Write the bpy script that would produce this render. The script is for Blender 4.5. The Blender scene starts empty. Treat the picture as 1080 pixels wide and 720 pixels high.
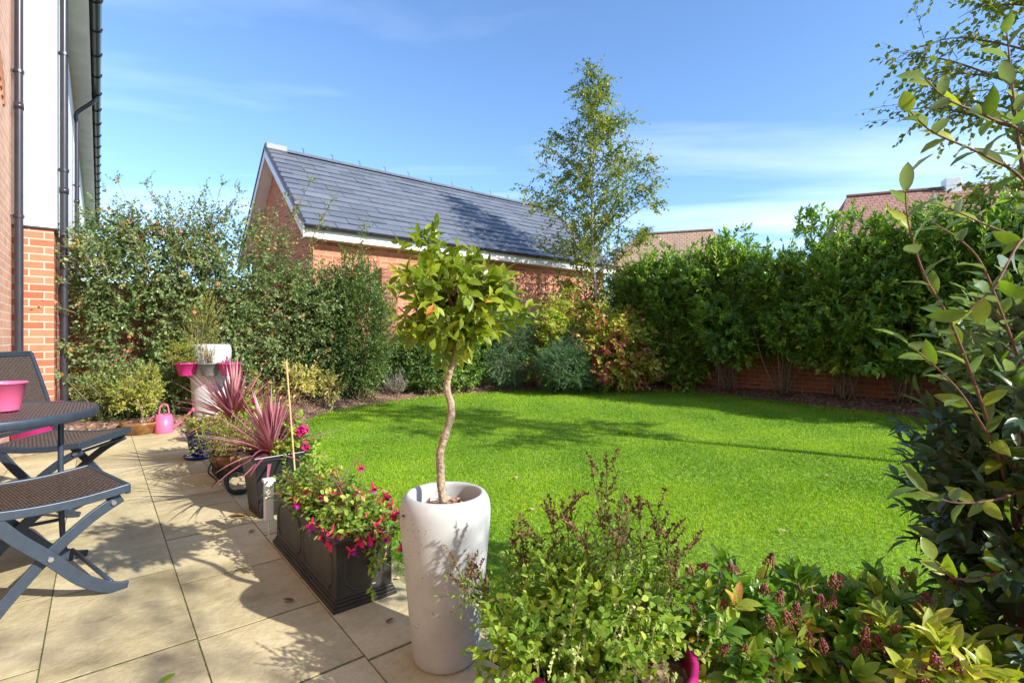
import bpy, math, random
import numpy as np
from mathutils import Vector
rng = np.random.default_rng(7); random.seed(7)
SC = bpy.context.scene; COL = SC.collection
H = 1.05; F = 534.0
YAW = math.radians(39.2); SY, CY = math.sin(YAW), math.cos(YAW)
def W(d, r, z=0.0): return np.array([d*SY + r*CY, d*CY - r*SY, z])
def G(px, py, z=0.0):                 # world point on the plane at height z
    d = F*(H-z)/(py-355.0); return W(d, (px-540)/F*d, z)
def Dp(px, py, d): return W(d, (px-540)/F*d, H-(py-355)*d/F)   # world point at depth d
def atY(px, Y, z=0.0):
    t = (px-540)/F; d = Y/(CY-SY*t); return W(d, t*d, z)
def atX(px, X, z=0.0):
    t = (px-540)/F; d = X/(SY+CY*t); return W(d, t*d, z)
def lin(c): return tuple((x/12.92 if x <= .04045 else ((x+.055)/1.055)**2.4) for x in c)
def nz(v): return v/np.maximum(np.linalg.norm(v, axis=-1, keepdims=True), 1e-9)

# ------------------------------------------------------------------ geometry collector
class Geo:
    def __init__(s): s.v = []; s.f = []; s.t = []; s.n = 0
    def add(s, verts, faces, tint=None):
        verts = np.asarray(verts, float).reshape(-1, 3); faces = np.asarray(faces, int)
        s.v.append(verts); s.f.append(faces + s.n); s.n += len(verts)
        s.t.append(np.full(len(faces), .5) if tint is None else np.broadcast_to(np.asarray(tint, float), (len(faces),)).copy())
    def box(s, a, b, tint=None):
        x0, y0, z0 = a; x1, y1, z1 = b
        v = [(x0,y0,z0),(x1,y0,z0),(x1,y1,z0),(x0,y1,z0),(x0,y0,z1),(x1,y0,z1),(x1,y1,z1),(x0,y1,z1)]
        s.add(v, [(0,3,2,1),(4,5,6,7),(0,1,5,4),(1,2,6,5),(2,3,7,6),(3,0,4,7)], tint)
    def tube(s, pts, rad, k=6, tint=None, cap=True):
        pts = np.asarray(pts, float); n = len(pts)
        rad = np.broadcast_to(np.asarray(rad, float), (n,))
        d = nz(np.gradient(pts, axis=0)); ref = np.array([0,0,1.]) if abs(d[:,2]).mean() < .8 else np.array([1.,0,0])
        a = nz(np.cross(d, ref)); b = np.cross(d, a)
        th = np.arange(k)*2*math.pi/k
        ring = pts[:,None,:] + rad[:,None,None]*(np.cos(th)[None,:,None]*a[:,None,:] + np.sin(th)[None,:,None]*b[:,None,:])
        fs = []
        for i in range(n-1):
            for j in range(k): fs.append((i*k+j, i*k+(j+1)%k, (i+1)*k+(j+1)%k, (i+1)*k+j))
        v = ring.reshape(-1,3)
        if cap:
            v = np.vstack([v, pts[:1], pts[-1:]]); c0, c1 = n*k, n*k+1
            for j in range(k):
                fs.append((c0, (j+1)%k, j, j)); fs.append((c1, (n-1)*k+j, (n-1)*k+(j+1)%k, (n-1)*k+(j+1)%k))
        s.add(v, fs, tint)
    def sticks(s, A, B, ra, rb):      # many 3-sided straight twigs at once
        A = np.asarray(A); B = np.asarray(B); n = len(A)
        d = nz(B-A); a = nz(np.cross(d, np.array([.3,.5,.8]))); b = np.cross(d, a)
        vs = []
        for P, r in ((A, ra), (B, rb)):
            for q in range(3):
                th = q*2.0944; vs.append(P + r*(math.cos(th)*a + math.sin(th)*b))
        v = np.stack(vs, 1).reshape(-1,3); base = (np.arange(n)*6)[:,None]
        f = np.concatenate([base + np.array([[q, (q+1)%3, 3+(q+1)%3, 3+q]]) for q in range(3)], 0)
        s.add(v, f)
    def lathe(s, prof, c=(0,0,0), k=32, tint=None, sq=None):
        th = np.arange(k)*2*math.pi/k; n = len(prof); v = []
        for r, z in prof:
            v.append(np.stack([c[0]+r*np.cos(th), c[1]+r*np.sin(th), np.full(k, c[2]+z)], 1))
        f = [(i*k+j, i*k+(j+1)%k, (i+1)*k+(j+1)%k, (i+1)*k+j) for i in range(n-1) for j in range(k)]
        s.add(np.vstack(v), f, tint)
    def flatbar(s, pts, y, w, t):     # pts in the xz plane, swept rectangle
        p = np.asarray(pts, float)
        m = max(2, 5*(len(p)-1)); u = np.linspace(0, len(p)-1, m)
        q = np.stack([catmull(p[:,0], u), catmull(p[:,1], u)], 1)
        d = nz(np.gradient(q, axis=0)); nn = np.stack([-d[:,1], d[:,0]], 1)
        v = []
        for i in range(m):
            for sg, yy in ((-1,-1),(1,-1),(1,1),(-1,1)):
                e = q[i] + nn[i]*sg*w/2; v.append((e[0], y+yy*t/2, e[1]))
        f = [(i*4+j, i*4+(j+1)%4, (i+1)*4+(j+1)%4, (i+1)*4+j) for i in range(m-1) for j in range(4)]
        f += [(3,2,1,0), ((m-1)*4, (m-1)*4+1, (m-1)*4+2, (m-1)*4+3)]
        s.add(v, f)
    def build(s, name, mat, parent=None, smooth=False, bevel=0, uv=False, sub=0):
        v = np.vstack(s.v)
        f = [x if x.shape[1] == 4 else np.hstack([x, x[:,-1:]]) for x in s.f]
        f = np.vstack(f); t = np.concatenate(s.t)
        tri = f[:,3] == f[:,2]
        cnt = np.where(tri, 3, 4); keep = np.ones(f.shape, bool); keep[tri,3] = False
        flat = f[keep]
        me = bpy.data.meshes.new(name)
        me.vertices.add(len(v)); me.vertices.foreach_set('co', v.astype(np.float32).ravel())
        me.loops.add(len(flat)); me.loops.foreach_set('vertex_index', flat.astype(np.int32))
        me.polygons.add(len(f)); st = np.concatenate([[0], np.cumsum(cnt)[:-1]])
        me.polygons.foreach_set('loop_start', st.astype(np.int32))
        me.polygons.foreach_set('use_smooth', np.full(len(f), bool(smooth)))
        me.update(calc_edges=True)
        at = me.attributes.new('tint', 'FLOAT', 'FACE'); at.data.foreach_set('value', t.astype(np.float32))
        me.validate()
        if uv: boxuv(me)
        me.materials.append(mat)
        o = bpy.data.objects.new(name, me); COL.objects.link(o)
        if parent: o.parent = parent
        if bevel:
            b = o.modifiers.new('b', 'BEVEL'); b.width = bevel; b.segments = 2; b.limit_method = 'ANGLE'
        if sub:
            b = o.modifiers.new('s', 'SUBSURF'); b.levels = sub; b.render_levels = sub
        return o
def catmull(y, u):
    n = len(y); out = np.empty(len(u))
    for k, x in enumerate(u):
        i = min(int(x), n-2); t = x-i
        p0, p1, p2, p3 = y[max(i-1,0)], y[i], y[i+1], y[min(i+2,n-1)]
        out[k] = .5*((2*p1)+(-p0+p2)*t+(2*p0-5*p1+4*p2-p3)*t*t+(-p0+3*p1-3*p2+p3)*t**3)
    return out
def curve3(pts, per=6):
    p = np.asarray(pts, float); u = np.linspace(0, len(p)-1, per*(len(p)-1)+1)
    return np.stack([catmull(p[:,i], u) for i in range(3)], 1)
def boxuv(me):
    uvl = me.uv_layers.new(name='UVMap')
    for p in me.polygons:
        n = p.normal
        ax = max(range(3), key=lambda i: abs(n[i]))
        for li in p.loop_indices:
            c = me.vertices[me.loops[li].vertex_index].co
            uvl.data[li].uv = (c.y, c.z) if ax == 0 else ((c.x, c.z) if ax == 1 else (c.x, c.y))
# ------------------------------------------------------------------ naming
def tag(o, label=None, cat=None, group=None, kind=None):
    if label: o['label'] = label
    if cat: o['category'] = cat
    if group: o['group'] = group
    if kind: o['kind'] = kind
    return o
def thing(name, label, cat, loc=(0,0,0), rz=0, group=None):
    o = bpy.data.objects.new(name, None); COL.objects.link(o); o.location = tuple(loc); o.rotation_euler = (0,0,rz)
    o.empty_display_size = .1
    return tag(o, label, cat, group)
def copy_tree(o, parent=None):
    c = o.copy(); COL.objects.link(c); c.parent = parent
    for ch in list(o.children): copy_tree(ch, c)
    return c
# ------------------------------------------------------------------ materials
def newmat(name):
    m = bpy.data.materials.new(name); m.use_nodes = True; nt = m.node_tree
    return m, nt, nt.nodes['Principled BSDF'], nt.nodes['Material Output']
def nd(nt, t, **k):
    n = nt.nodes.new(t)
    for a, b in k.items():
        if a.startswith('i_'):
            key = a[2:]; n.inputs[int(key) if key.isdigit() else key.replace('_', ' ')].default_value = b
        else: setattr(n, a, b)
    return n
def ramp(nt, stops, interp='LINEAR'):
    r = nt.nodes.new('ShaderNodeValToRGB'); e = r.color_ramp.elements; r.color_ramp.interpolation = interp
    while len(e) < len(stops): e.new(.5)
    for i, (p, c) in enumerate(stops): e[i].position = p; e[i].color = (*c[:3], 1)
    return r
def flat(name, c, rough=.5, metal=0, noise=0, nscale=20, bump=0, bscale=60, spec=.5):
    m, nt, b, o = newmat(name); L = nt.links.new
    b.inputs['Base Color'].default_value = (*c, 1); b.inputs['Roughness'].default_value = rough
    b.inputs['Metallic'].default_value = metal; b.inputs['Specular IOR Level'].default_value = spec
    tc = nd(nt, 'ShaderNodeTexCoord')
    if noise:
        n = nd(nt, 'ShaderNodeTexNoise', i_Scale=nscale, i_Detail=5.0); L(tc.outputs['Object'], n.inputs['Vector'])
        r = ramp(nt, [(.3, tuple(x*(1-noise) for x in c)), (.7, tuple(min(1, x*(1+noise)) for x in c))])
        L(n.outputs['Fac'], r.inputs['Fac']); L(r.outputs['Color'], b.inputs['Base Color'])
    if bump:
        n2 = nd(nt, 'ShaderNodeTexNoise', i_Scale=bscale, i_Detail=4.0); L(tc.outputs['Object'], n2.inputs['Vector'])
        bp = nd(nt, 'ShaderNodeBump', i_Strength=bump, i_Distance=.01); L(n2.outputs['Fac'], bp.inputs['Height']); L(bp.outputs['Normal'], b.inputs['Normal'])
    return m
def leafmat(name, stops, rough=.4, trans=.3, spec=.4, under=None, tcol=1.3, gain=1.0):
    m, nt, b, o = newmat(name); L = nt.links.new
    at = nd(nt, 'ShaderNodeAttribute', attribute_name='tint')
    stops = [(p, tuple(min(.8, x*gain*k) for x, k in zip(c, (1.14,.95,1.0) if c[1] > c[0] else (1,1,1)))) for p, c in stops]
    r = ramp(nt, stops); L(at.outputs['Fac'], r.inputs['Fac'])
    tc = nd(nt, 'ShaderNodeTexCoord'); n = nd(nt, 'ShaderNodeTexNoise', i_Scale=90.0, i_Detail=2.0); L(tc.outputs['Object'], n.inputs['Vector'])
    hv = nd(nt, 'ShaderNodeHueSaturation'); mr = nd(nt, 'ShaderNodeMapRange', i_3=.8, i_4=1.2); L(n.outputs['Fac'], mr.inputs[0]); L(mr.outputs[0], hv.inputs['Value'])
    L(r.outputs['Color'], hv.inputs['Color'])
    col = hv.outputs['Color']
    if under:
        g = nd(nt, 'ShaderNodeNewGeometry'); mx = nd(nt, 'ShaderNodeMix', data_type='RGBA'); L(g.outputs['Backfacing'], mx.inputs[0])
        L(col, mx.inputs[6]); mx.inputs[7].default_value = (*under, 1); col = mx.outputs[2]
    L(col, b.inputs['Base Color']); b.inputs['Roughness'].default_value = rough; b.inputs['Specular IOR Level'].default_value = spec
    t = nd(nt, 'ShaderNodeBsdfTranslucent')
    sc = nd(nt, 'ShaderNodeMix', data_type='RGBA', blend_type='MULTIPLY'); sc.inputs[0].default_value = 1
    L(col, sc.inputs[6]); sc.inputs[7].default_value = (1.25*tcol, 1.35*tcol, .45*tcol, 1); L(sc.outputs[2], t.inputs['Color'])
    ms = nd(nt, 'ShaderNodeMixShader'); ms.inputs[0].default_value = trans
    L(b.outputs[0], ms.inputs[1]); L(t.outputs[0], ms.inputs[2]); L(ms.outputs[0], o.inputs['Surface'])
    return m
def brickmat(name, c1, c2, mortar, bump=.5):
    m, nt, b, o = newmat(name); L = nt.links.new
    tc = nd(nt, 'ShaderNodeTexCoord')
    br = nd(nt, 'ShaderNodeTexBrick', i_Scale=1.0, i_Mortar_Size=.006, i_Mortar_Smooth=.15, i_Bias=.0, i_Brick_Width=.225, i_Row_Height=.075)
    br.inputs['Color1'].default_value = (*c1,1); br.inputs['Color2'].default_value = (*c2,1); br.inputs['Mortar'].default_value = (*mortar,1)
    L(tc.outputs['UV'], br.inputs['Vector'])
    n = nd(nt, 'ShaderNodeTexNoise', i_Scale=7.0, i_Detail=8.0, i_Roughness=.7); L(tc.outputs['UV'], n.inputs['Vector'])
    mr = nd(nt, 'ShaderNodeMapRange', i_3=.6, i_4=1.35); L(n.outputs['Fac'], mr.inputs[0])
    hv = nd(nt, 'ShaderNodeHueSaturation'); L(br.outputs['Color'], hv.inputs['Color']); L(mr.outputs[0], hv.inputs['Value'])
    L(hv.outputs['Color'], b.inputs['Base Color']); b.inputs['Roughness'].default_value = .85
    n2 = nd(nt, 'ShaderNodeTexNoise', i_Scale=60.0, i_Detail=4.0); L(tc.outputs['UV'], n2.inputs['Vector'])
    ma = nd(nt, 'ShaderNodeMath', operation='MULTIPLY_ADD', i_1=.3); L(n2.outputs['Fac'], ma.inputs[0])
    iv = nd(nt, 'ShaderNodeMath', operation='SUBTRACT', i_0=1.0); L(br.outputs['Fac'], iv.inputs[1]); L(iv.outputs[0], ma.inputs[2])
    bp = nd(nt, 'ShaderNodeBump', i_Strength=bump, i_Distance=.008); L(ma.outputs[0], bp.inputs['Height']); L(bp.outputs['Normal'], b.inputs['Normal'])
    return m
M = {}
M['metal'] = flat('frame_metal', (.042,.058,.082), .42, .3, .12, 30)
M['bolt'] = flat('steel', (.6,.6,.58), .3, .9)
M['wicker'] = flat('wicker', (.085,.058,.045), .45, 0, .35, 90)
M['wicker_back'] = flat('wicker_back', (.03,.02,.016), .7)
M['black'] = flat('black_plastic', (.013,.013,.016), .35, 0, .3, 15, .1, 80)
M['pipe'] = flat('pipe_plastic', (.03,.028,.036), .3, 0, .15, 12)
M['lead'] = flat('lead_planter', (.045,.041,.037), .38, .25, .4, 9, .25, 120)
M['magenta'] = flat('magenta_plastic', (.52,.02,.20), .35, 0, .1, 10)
M['pink'] = flat('pink_enamel', (.75,.13,.27), .35, 0, .06, 10)
M['grey'] = flat('grey_plastic', (.16,.18,.19), .45, 0, .15, 20)
M['blue'] = flat('blue_glaze', (.01,.025,.22), .12, 0, .3, 12)
M['brownglaze'] = flat('brown_glaze', (.22,.10,.035), .25, 0, .5, 14)
M['terracotta'] = flat('terracotta', (.42,.16,.08), .8, 0, .2, 20, .2)
M['render'] = flat('white_render', (.80,.79,.75), .85, 0, .05, 3, .3, 250)
M['upvc'] = flat('white_upvc', (.75,.74,.71), .35, 0, .04, 5)
M['soffit'] = flat('soffit_board', (.80,.78,.73), .6, 0, .12, 3)
M['cane'] = flat('bamboo_cane', (.55,.36,.15), .5, 0, .2, 30)
M['whiteplastic'] = flat('white_plastic', (.72,.72,.68), .4)
M['coir'] = flat('coir', (.24,.11,.045), .95, 0, .5, 40, .8, 120)
M['bark'] = flat('bark', (.17,.12,.08), .9, 0, .35, 25, .5, 90)
M['palebark'] = flat('pale_trunk', (.33,.25,.17), .8, 0, .4, 60, .9, 90)
M['birchbark'] = flat('birch_bark', (.60,.56,.50), .75, 0, .35, 9, .3, 60)
M['twig'] = flat('twig', (.12,.075,.045), .85, 0, .3, 30)
M['redtwig'] = flat('red_twig', (.15,.065,.045), .7, 0, .3, 30)
M['wood'] = flat('weathered_wood', (.30,.21,.13), .85, 0, .25, 18, .3)
M['brick'] = brickmat('house_brick', (.44,.10,.045), (.58,.20,.11), (.56,.44,.33))
M['brick_wash'] = brickmat('side_brick', (.58,.30,.20), (.68,.38,.26), (.66,.58,.47))
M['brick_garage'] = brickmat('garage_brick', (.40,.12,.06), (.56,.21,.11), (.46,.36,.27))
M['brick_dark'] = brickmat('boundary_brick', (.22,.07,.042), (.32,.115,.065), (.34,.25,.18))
# concrete planter with pits
def cement():
    m, nt, b, o = newmat('white_cement'); L = nt.links.new
    tc = nd(nt, 'ShaderNodeTexCoord')
    v = nd(nt, 'ShaderNodeTexVoronoi', i_Scale=95.0); L(tc.outputs['Object'], v.inputs['Vector'])
    n = nd(nt, 'ShaderNodeTexNoise', i_Scale=9.0, i_Detail=6.0); L(tc.outputs['Object'], n.inputs['Vector'])
    a = nd(nt, 'ShaderNodeMath', operation='LESS_THAN'); L(v.outputs['Distance'], a.inputs[0])
    mr = nd(nt, 'ShaderNodeMapRange', i_1=.45, i_2=.68, i_3=0.0, i_4=.27); L(n.outputs['Fac'], mr.inputs[0]); L(mr.outputs[0], a.inputs[1])
    r = ramp(nt, [(.28, (.33,.335,.325)), (.5, (.44,.45,.445)), (.72, (.50,.51,.505))]); 
    n3 = nd(nt, 'ShaderNodeTexNoise', i_Scale=4.0, i_Detail=8.0, i_Roughness=.65); L(tc.outputs['Object'], n3.inputs['Vector']); L(n3.outputs['Fac'], r.inputs['Fac'])
    mx = nd(nt, 'ShaderNodeMix', data_type='RGBA'); L(a.outputs[0], mx.inputs[0]); L(r.outputs['Color'], mx.inputs[6]); mx.inputs[7].default_value = (.15,.13,.11,1)
    L(mx.outputs[2], b.inputs['Base Color']); b.inputs['Roughness'].default_value = .8
    bp = nd(nt, 'ShaderNodeBump', i_Strength=.6, i_Distance=.004, invert=True); L(a.outputs[0], bp.inputs['Height']); L(bp.outputs['Normal'], b.inputs['Normal'])
    return m
M['cement'] = cement()
def paving():
    m, nt, b, o = newmat('sandstone_paving'); L = nt.links.new
    tc = nd(nt, 'ShaderNodeTexCoord'); at = nd(nt, 'ShaderNodeAttribute', attribute_name='tint')
    mp = nd(nt, 'ShaderNodeVectorMath', operation='ADD'); L(tc.outputs['Object'], mp.inputs[0])
    cx = nd(nt, 'ShaderNodeMath', operation='MULTIPLY', i_1=37.0); L(at.outputs['Fac'], cx.inputs[0]); L(cx.outputs[0], mp.inputs[1])
    n = nd(nt, 'ShaderNodeTexNoise', i_Scale=3.4, i_Detail=10.0, i_Roughness=.68, i_Distortion=.15); L(mp.outputs[0], n.inputs['Vector'])
    r = ramp(nt, [(.25, (.34,.265,.135)), (.42, (.49,.41,.235)), (.58, (.58,.49,.295)), (.75, (.64,.56,.37))]); L(n.outputs['Fac'], r.inputs['Fac'])
    n2 = nd(nt, 'ShaderNodeTexNoise', i_Scale=45.0, i_Detail=6.0, i_Roughness=.7); L(tc.outputs['Object'], n2.inputs['Vector'])
    mr = nd(nt, 'ShaderNodeMapRange', i_3=.68, i_4=1.28); L(n2.outputs['Fac'], mr.inputs[0])
    mt = nd(nt, 'ShaderNodeMapRange', i_3=.82, i_4=1.08); L(at.outputs['Fac'], mt.inputs[0])
    mm = nd(nt, 'ShaderNodeMath', operation='MULTIPLY'); L(mr.outputs[0], mm.inputs[0]); L(mt.outputs[0], mm.inputs[1])
    hv = nd(nt, 'ShaderNodeHueSaturation'); L(r.outputs['Color'], hv.inputs['Color']); L(mm.outputs[0], hv.inputs['Value'])
    # algae staining in broad soft patches
    n4 = nd(nt, 'ShaderNodeTexNoise', i_Scale=1.1, i_Detail=7.0, i_Roughness=.6); L(tc.outputs['Object'], n4.inputs['Vector'])
    m4 = nd(nt, 'ShaderNodeMapRange', i_1=.46, i_2=.70, i_3=0.0, i_4=.75); L(n4.outputs['Fac'], m4.inputs[0])
    mx = nd(nt, 'ShaderNodeMix', data_type='RGBA'); L(m4.outputs[0], mx.inputs[0]); L(hv.outputs['Color'], mx.inputs[6]); mx.inputs[7].default_value = (.27,.22,.10,1)
    L(mx.outputs[2], b.inputs['Base Color']); b.inputs['Roughness'].default_value = .85; b.inputs['Specular IOR Level'].default_value = .3
    n3 = nd(nt, 'ShaderNodeTexNoise', i_Scale=5.0, i_Detail=12.0, i_Roughness=.68, i_Distortion=.4); L(mp.outputs[0], n3.inputs['Vector'])
    bp = nd(nt, 'ShaderNodeBump', i_Strength=.8, i_Distance=.02); L(n3.outputs['Fac'], bp.inputs['Height']); L(bp.outputs['Normal'], b.inputs['Normal'])
    return m
M['paving'] = paving()
M['joint'] = flat('mossy_joint', (.12,.12,.04), .95, 0, .5, 40)
def soil():
    m, nt, b, o = newmat('bark_mulch'); L = nt.links.new
    tc = nd(nt, 'ShaderNodeTexCoord')
    v = nd(nt, 'ShaderNodeTexVoronoi', i_Scale=38.0); L(tc.outputs['Object'], v.inputs['Vector'])
    r = ramp(nt, [(.1, (.06,.035,.022)), (.5, (.17,.09,.055)), (.8, (.30,.19,.13)), (1, (.42,.32,.24))]); L(v.outputs['Color'], r.inputs['Fac'])
    L(r.outputs['Color'], b.inputs['Base Color']); b.inputs['Roughness'].default_value = .95
    bp = nd(nt, 'ShaderNodeBump', i_Strength=.8, i_Distance=.02); L(v.outputs['Distance'], bp.inputs['Height']); L(bp.outputs['Normal'], b.inputs['Normal'])
    return m
M['soil'] = soil()
def lawnbase():
    m, nt, b, o = newmat('lawn_turf'); L = nt.links.new
    tc = nd(nt, 'ShaderNodeTexCoord')
    n = nd(nt, 'ShaderNodeTexNoise', i_Scale=30.0, i_Detail=6.0); L(tc.outputs['Object'], n.inputs['Vector'])
    r = ramp(nt, [(.3, (.10,.19,.008)), (.7, (.20,.36,.015))]); L(n.outputs['Fac'], r.inputs['Fac'])
    L(r.outputs['Color'], b.inputs['Base Color']); b.inputs['Roughness'].default_value = .9
    bp = nd(nt, 'ShaderNodeBump', i_Strength=.7, i_Distance=.03); L(n.outputs['Fac'], bp.inputs['Height']); L(bp.outputs['Normal'], b.inputs['Normal'])
    return m
M['turf'] = lawnbase()
M['farground'] = flat('far_ground', (.10,.13,.04), .95, 0, .3, .5)
def rooftile(name, c):
    m, nt, b, o = newmat(name); L = nt.links.new
    tc = nd(nt, 'ShaderNodeTexCoord')
    br = nd(nt, 'ShaderNodeTexBrick', i_Scale=1.0, i_Mortar_Size=.02, i_Brick_Width=.3, i_Row_Height=.26)
    br.inputs['Color1'].default_value = (*c,1); br.inputs['Color2'].default_value = (*[x*1.25 for x in c],1); br.inputs['Mortar'].default_value = (*[x*.5 for x in c],1)
    L(tc.outputs['UV'], br.inputs['Vector']); L(br.outputs['Color'], b.inputs['Base Color']); b.inputs['Roughness'].default_value = .85
    bp = nd(nt, 'ShaderNodeBump', i_Strength=.7, i_Distance=.03, invert=True); L(br.outputs['Fac'], bp.inputs['Height']); L(bp.outputs['Normal'], b.inputs['Normal'])
    return m
M['tile'] = rooftile('clay_tiles', (.30,.15,.105)); M['tile_tan'] = rooftile('tan_tiles', (.36,.22,.14))
def slatemat():
    m, nt, b, o = newmat('slate'); L = nt.links.new
    at = nd(nt, 'ShaderNodeAttribute', attribute_name='tint'); tc = nd(nt, 'ShaderNodeTexCoord')
    r = ramp(nt, [(0, (.085,.095,.12)), (.5, (.125,.138,.168)), (1, (.17,.185,.215))]); L(at.outputs['Fac'], r.inputs['Fac'])
    n = nd(nt, 'ShaderNodeTexNoise', i_Scale=5.0, i_Detail=7.0, i_Roughness=.7); L(tc.outputs['Object'], n.inputs['Vector'])
    mr = nd(nt, 'ShaderNodeMapRange', i_3=.75, i_4=1.25); L(n.outputs['Fac'], mr.inputs[0])
    hv = nd(nt, 'ShaderNodeHueSaturation'); L(r.outputs['Color'], hv.inputs['Color']); L(mr.outputs[0], hv.inputs['Value'])
    L(hv.outputs['Color'], b.inputs['Base Color']); b.inputs['Roughness'].default_value = .42
    bp = nd(nt, 'ShaderNodeBump', i_Strength=.2, i_Distance=.01); L(n.outputs['Fac'], bp.inputs['Height']); L(bp.outputs['Normal'], b.inputs['Normal'])
    return m
M['slate'] = slatemat()
gr = [(0,(.045,.10,.012)), (.5,(.075,.155,.018)), (.9,(.13,.22,.025)), (1,(.28,.24,.04))]
M['grass'] = leafmat('grass_blade', [(0,(.09,.23,.008)), (.5,(.18,.39,.010)), (.95,(.34,.53,.02)), (1,(.50,.48,.12))], .6, .35, .15, tcol=1.0)
M['l_standard'] = leafmat('standard_leaf', [(0,(.09,.17,.014)), (.45,(.17,.28,.022)), (.8,(.29,.38,.035)), (.95,(.46,.42,.05)), (.99,(.62,.42,.03)), (1,(.55,.20,.04))], .38, .33, .45)
M['l_climber'] = leafmat('climber_leaf', [(0,(.05,.10,.03)), (.5,(.10,.18,.055)), (.88,(.20,.28,.10)), (.985,(.24,.24,.06)), (1,(.35,.16,.05))], .38, .25, .4, gain=1.35)
M['l_laurel'] = leafmat('laurel_leaf', [(0,(.035,.09,.014)), (.5,(.075,.15,.03)), (.85,(.13,.25,.03)), (1,(.24,.32,.04))], .36, .28, .45, gain=1.95)
M['l_privet'] = leafmat('privet_leaf', [(0,(.035,.085,.02)), (.6,(.07,.145,.03)), (1,(.14,.22,.05))], .35, .22, .45, gain=1.4)
M['l_conifer'] = leafmat('juniper_leaf', [(0,(.04,.11,.05)), (.6,(.07,.17,.07)), (1,(.14,.26,.10))], .55, .2, .3, gain=1.5)
M['l_dogwood'] = leafmat('dogwood_leaf', [(0,(.16,.26,.03)), (.40,(.30,.36,.05)), (.55,(.34,.24,.09)), (.75,(.34,.08,.07)), (1,(.22,.025,.05))], .5, .33, .3, gain=1.5)
M['l_yellow'] = leafmat('yellow_leaf', [(0,(.24,.28,.05)), (.5,(.58,.50,.16)), (1,(.70,.60,.32))], .5, .35, .3)
M['l_birch'] = leafmat('birch_leaf', [(0,(.07,.13,.02)), (.6,(.14,.21,.035)), (.93,(.22,.27,.04)), (1,(.50,.36,.04))], .4, .35, .4, gain=1.15)
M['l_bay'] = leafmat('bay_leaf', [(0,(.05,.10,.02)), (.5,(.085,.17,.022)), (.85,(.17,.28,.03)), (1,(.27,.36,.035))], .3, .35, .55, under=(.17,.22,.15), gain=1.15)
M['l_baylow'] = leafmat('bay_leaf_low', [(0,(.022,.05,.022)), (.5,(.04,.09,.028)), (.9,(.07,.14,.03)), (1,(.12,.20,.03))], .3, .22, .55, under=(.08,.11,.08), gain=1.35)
M['l_skimmia'] = leafmat('skimmia_leaf', [(0,(.05,.13,.02)), (.5,(.09,.20,.025)), (.8,(.20,.30,.04)), (.96,(.38,.38,.05)), (1,(.38,.20,.06))], .32, .28, .5, gain=1.6)
M['l_skimlight'] = leafmat('skimmia_young_leaf', [(0,(.16,.28,.03)), (.6,(.33,.42,.05)), (1,(.50,.52,.06))], .32, .3, .5)
M['l_mint'] = leafmat('mint_leaf', [(0,(.09,.20,.02)), (.5,(.16,.30,.035)), (.9,(.28,.42,.06)), (1,(.40,.46,.10))], .5, .35, .3, gain=1.3)
M['l_fuchsia'] = leafmat('fuchsia_leaf', [(0,(.05,.13,.02)), (.5,(.11,.23,.03)), (.85,(.24,.36,.05)), (1,(.34,.20,.05))], .45, .33, .35, gain=1.55)
M['l_cordyline'] = leafmat('cordyline_leaf', [(0,(.20,.04,.08)), (.5,(.44,.14,.19)), (.85,(.60,.30,.33)), (1,(.66,.50,.43))], .38, .25, .45, tcol=.8)
M['l_light'] = leafmat('light_leaf', [(0,(.16,.26,.03)), (.6,(.28,.38,.06)), (1,(.46,.50,.12))], .5, .35, .3, gain=1.1)
M['l_grey'] = leafmat('grey_leaf', [(0,(.26,.30,.26)), (1,(.46,.50,.44))], .7, .2, .2, tcol=.7)
M['seed'] = flat('seed_spike', (.14,.085,.035), .9, 0, .4, 60)
M['seed_green'] = flat('green_spike', (.42,.48,.16), .8, 0, .3, 60)
M['berry'] = flat('skimmia_bud', (.20,.045,.035), .5, 0, .4, 60)
M['f_pink'] = leafmat('fuchsia_sepal', [(0,(.65,.01,.06)), (1,(.80,.03,.16))], .45, .25, .3, tcol=.6)
M['f_purple'] = leafmat('fuchsia_petal', [(0,(.30,.01,.30)), (1,(.45,.02,.35))], .45, .2, .3, tcol=.6)
M['f_mag'] = leafmat('geranium_petal', [(0,(.60,.01,.18)), (1,(.80,.03,.32))], .5, .2, .3, tcol=.6)
M['deadleaf'] = flat('dead_leaf', (.17,.06,.03), .7, 0, .4, 50)
M['deadleaf_y'] = flat('yellow_dead_leaf', (.42,.25,.05), .7, 0, .3, 50)

# ------------------------------------------------------------------ foliage engine
T_HI = (np.array([[0,0,0],[.28,.42,.03],[.3,0,-.02],[.28,-.42,.03],[.66,.40,.0],[.68,0,-.05],[.66,-.40,.0],[1,0,-.12]]),
        np.array([[0,2,1,1],[0,3,2,2],[2,3,6,5],[1,2,5,4],[5,6,7,7],[4,5,7,7]]))
def fineleaf():
    ts = [.0,.10,.24,.42,.60,.78,.92,1.0]; ws = [.02,.22,.39,.47,.44,.31,.13,.0]; v = []; f = []
    for i, (t, w_) in enumerate(zip(ts, ws)):
        wv = .012*(1 if i%2 else -1); z = .03*math.sin(t*3) - .16*t*t
        v += [(t, w_, z+.11*w_+wv), (t, 0, z-.015), (t, -w_, z+.11*w_-wv)]
    for i in range(len(ts)-1): f += [(i*3,i*3+1,i*3+4,i*3+3),(i*3+1,i*3+2,i*3+5,i*3+4)]
    return np.array(v, float), np.array(f)
T_FINE = fineleaf()
T_LO = (np.array([[0,0,0],[.5,.5,.04],[1,0,-.08],[.5,-.5,.04],[.5,0,-.03]]), np.array([[0,4,1,1],[4,2,1,1],[0,3,4,4],[4,3,2,2]]))
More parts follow.
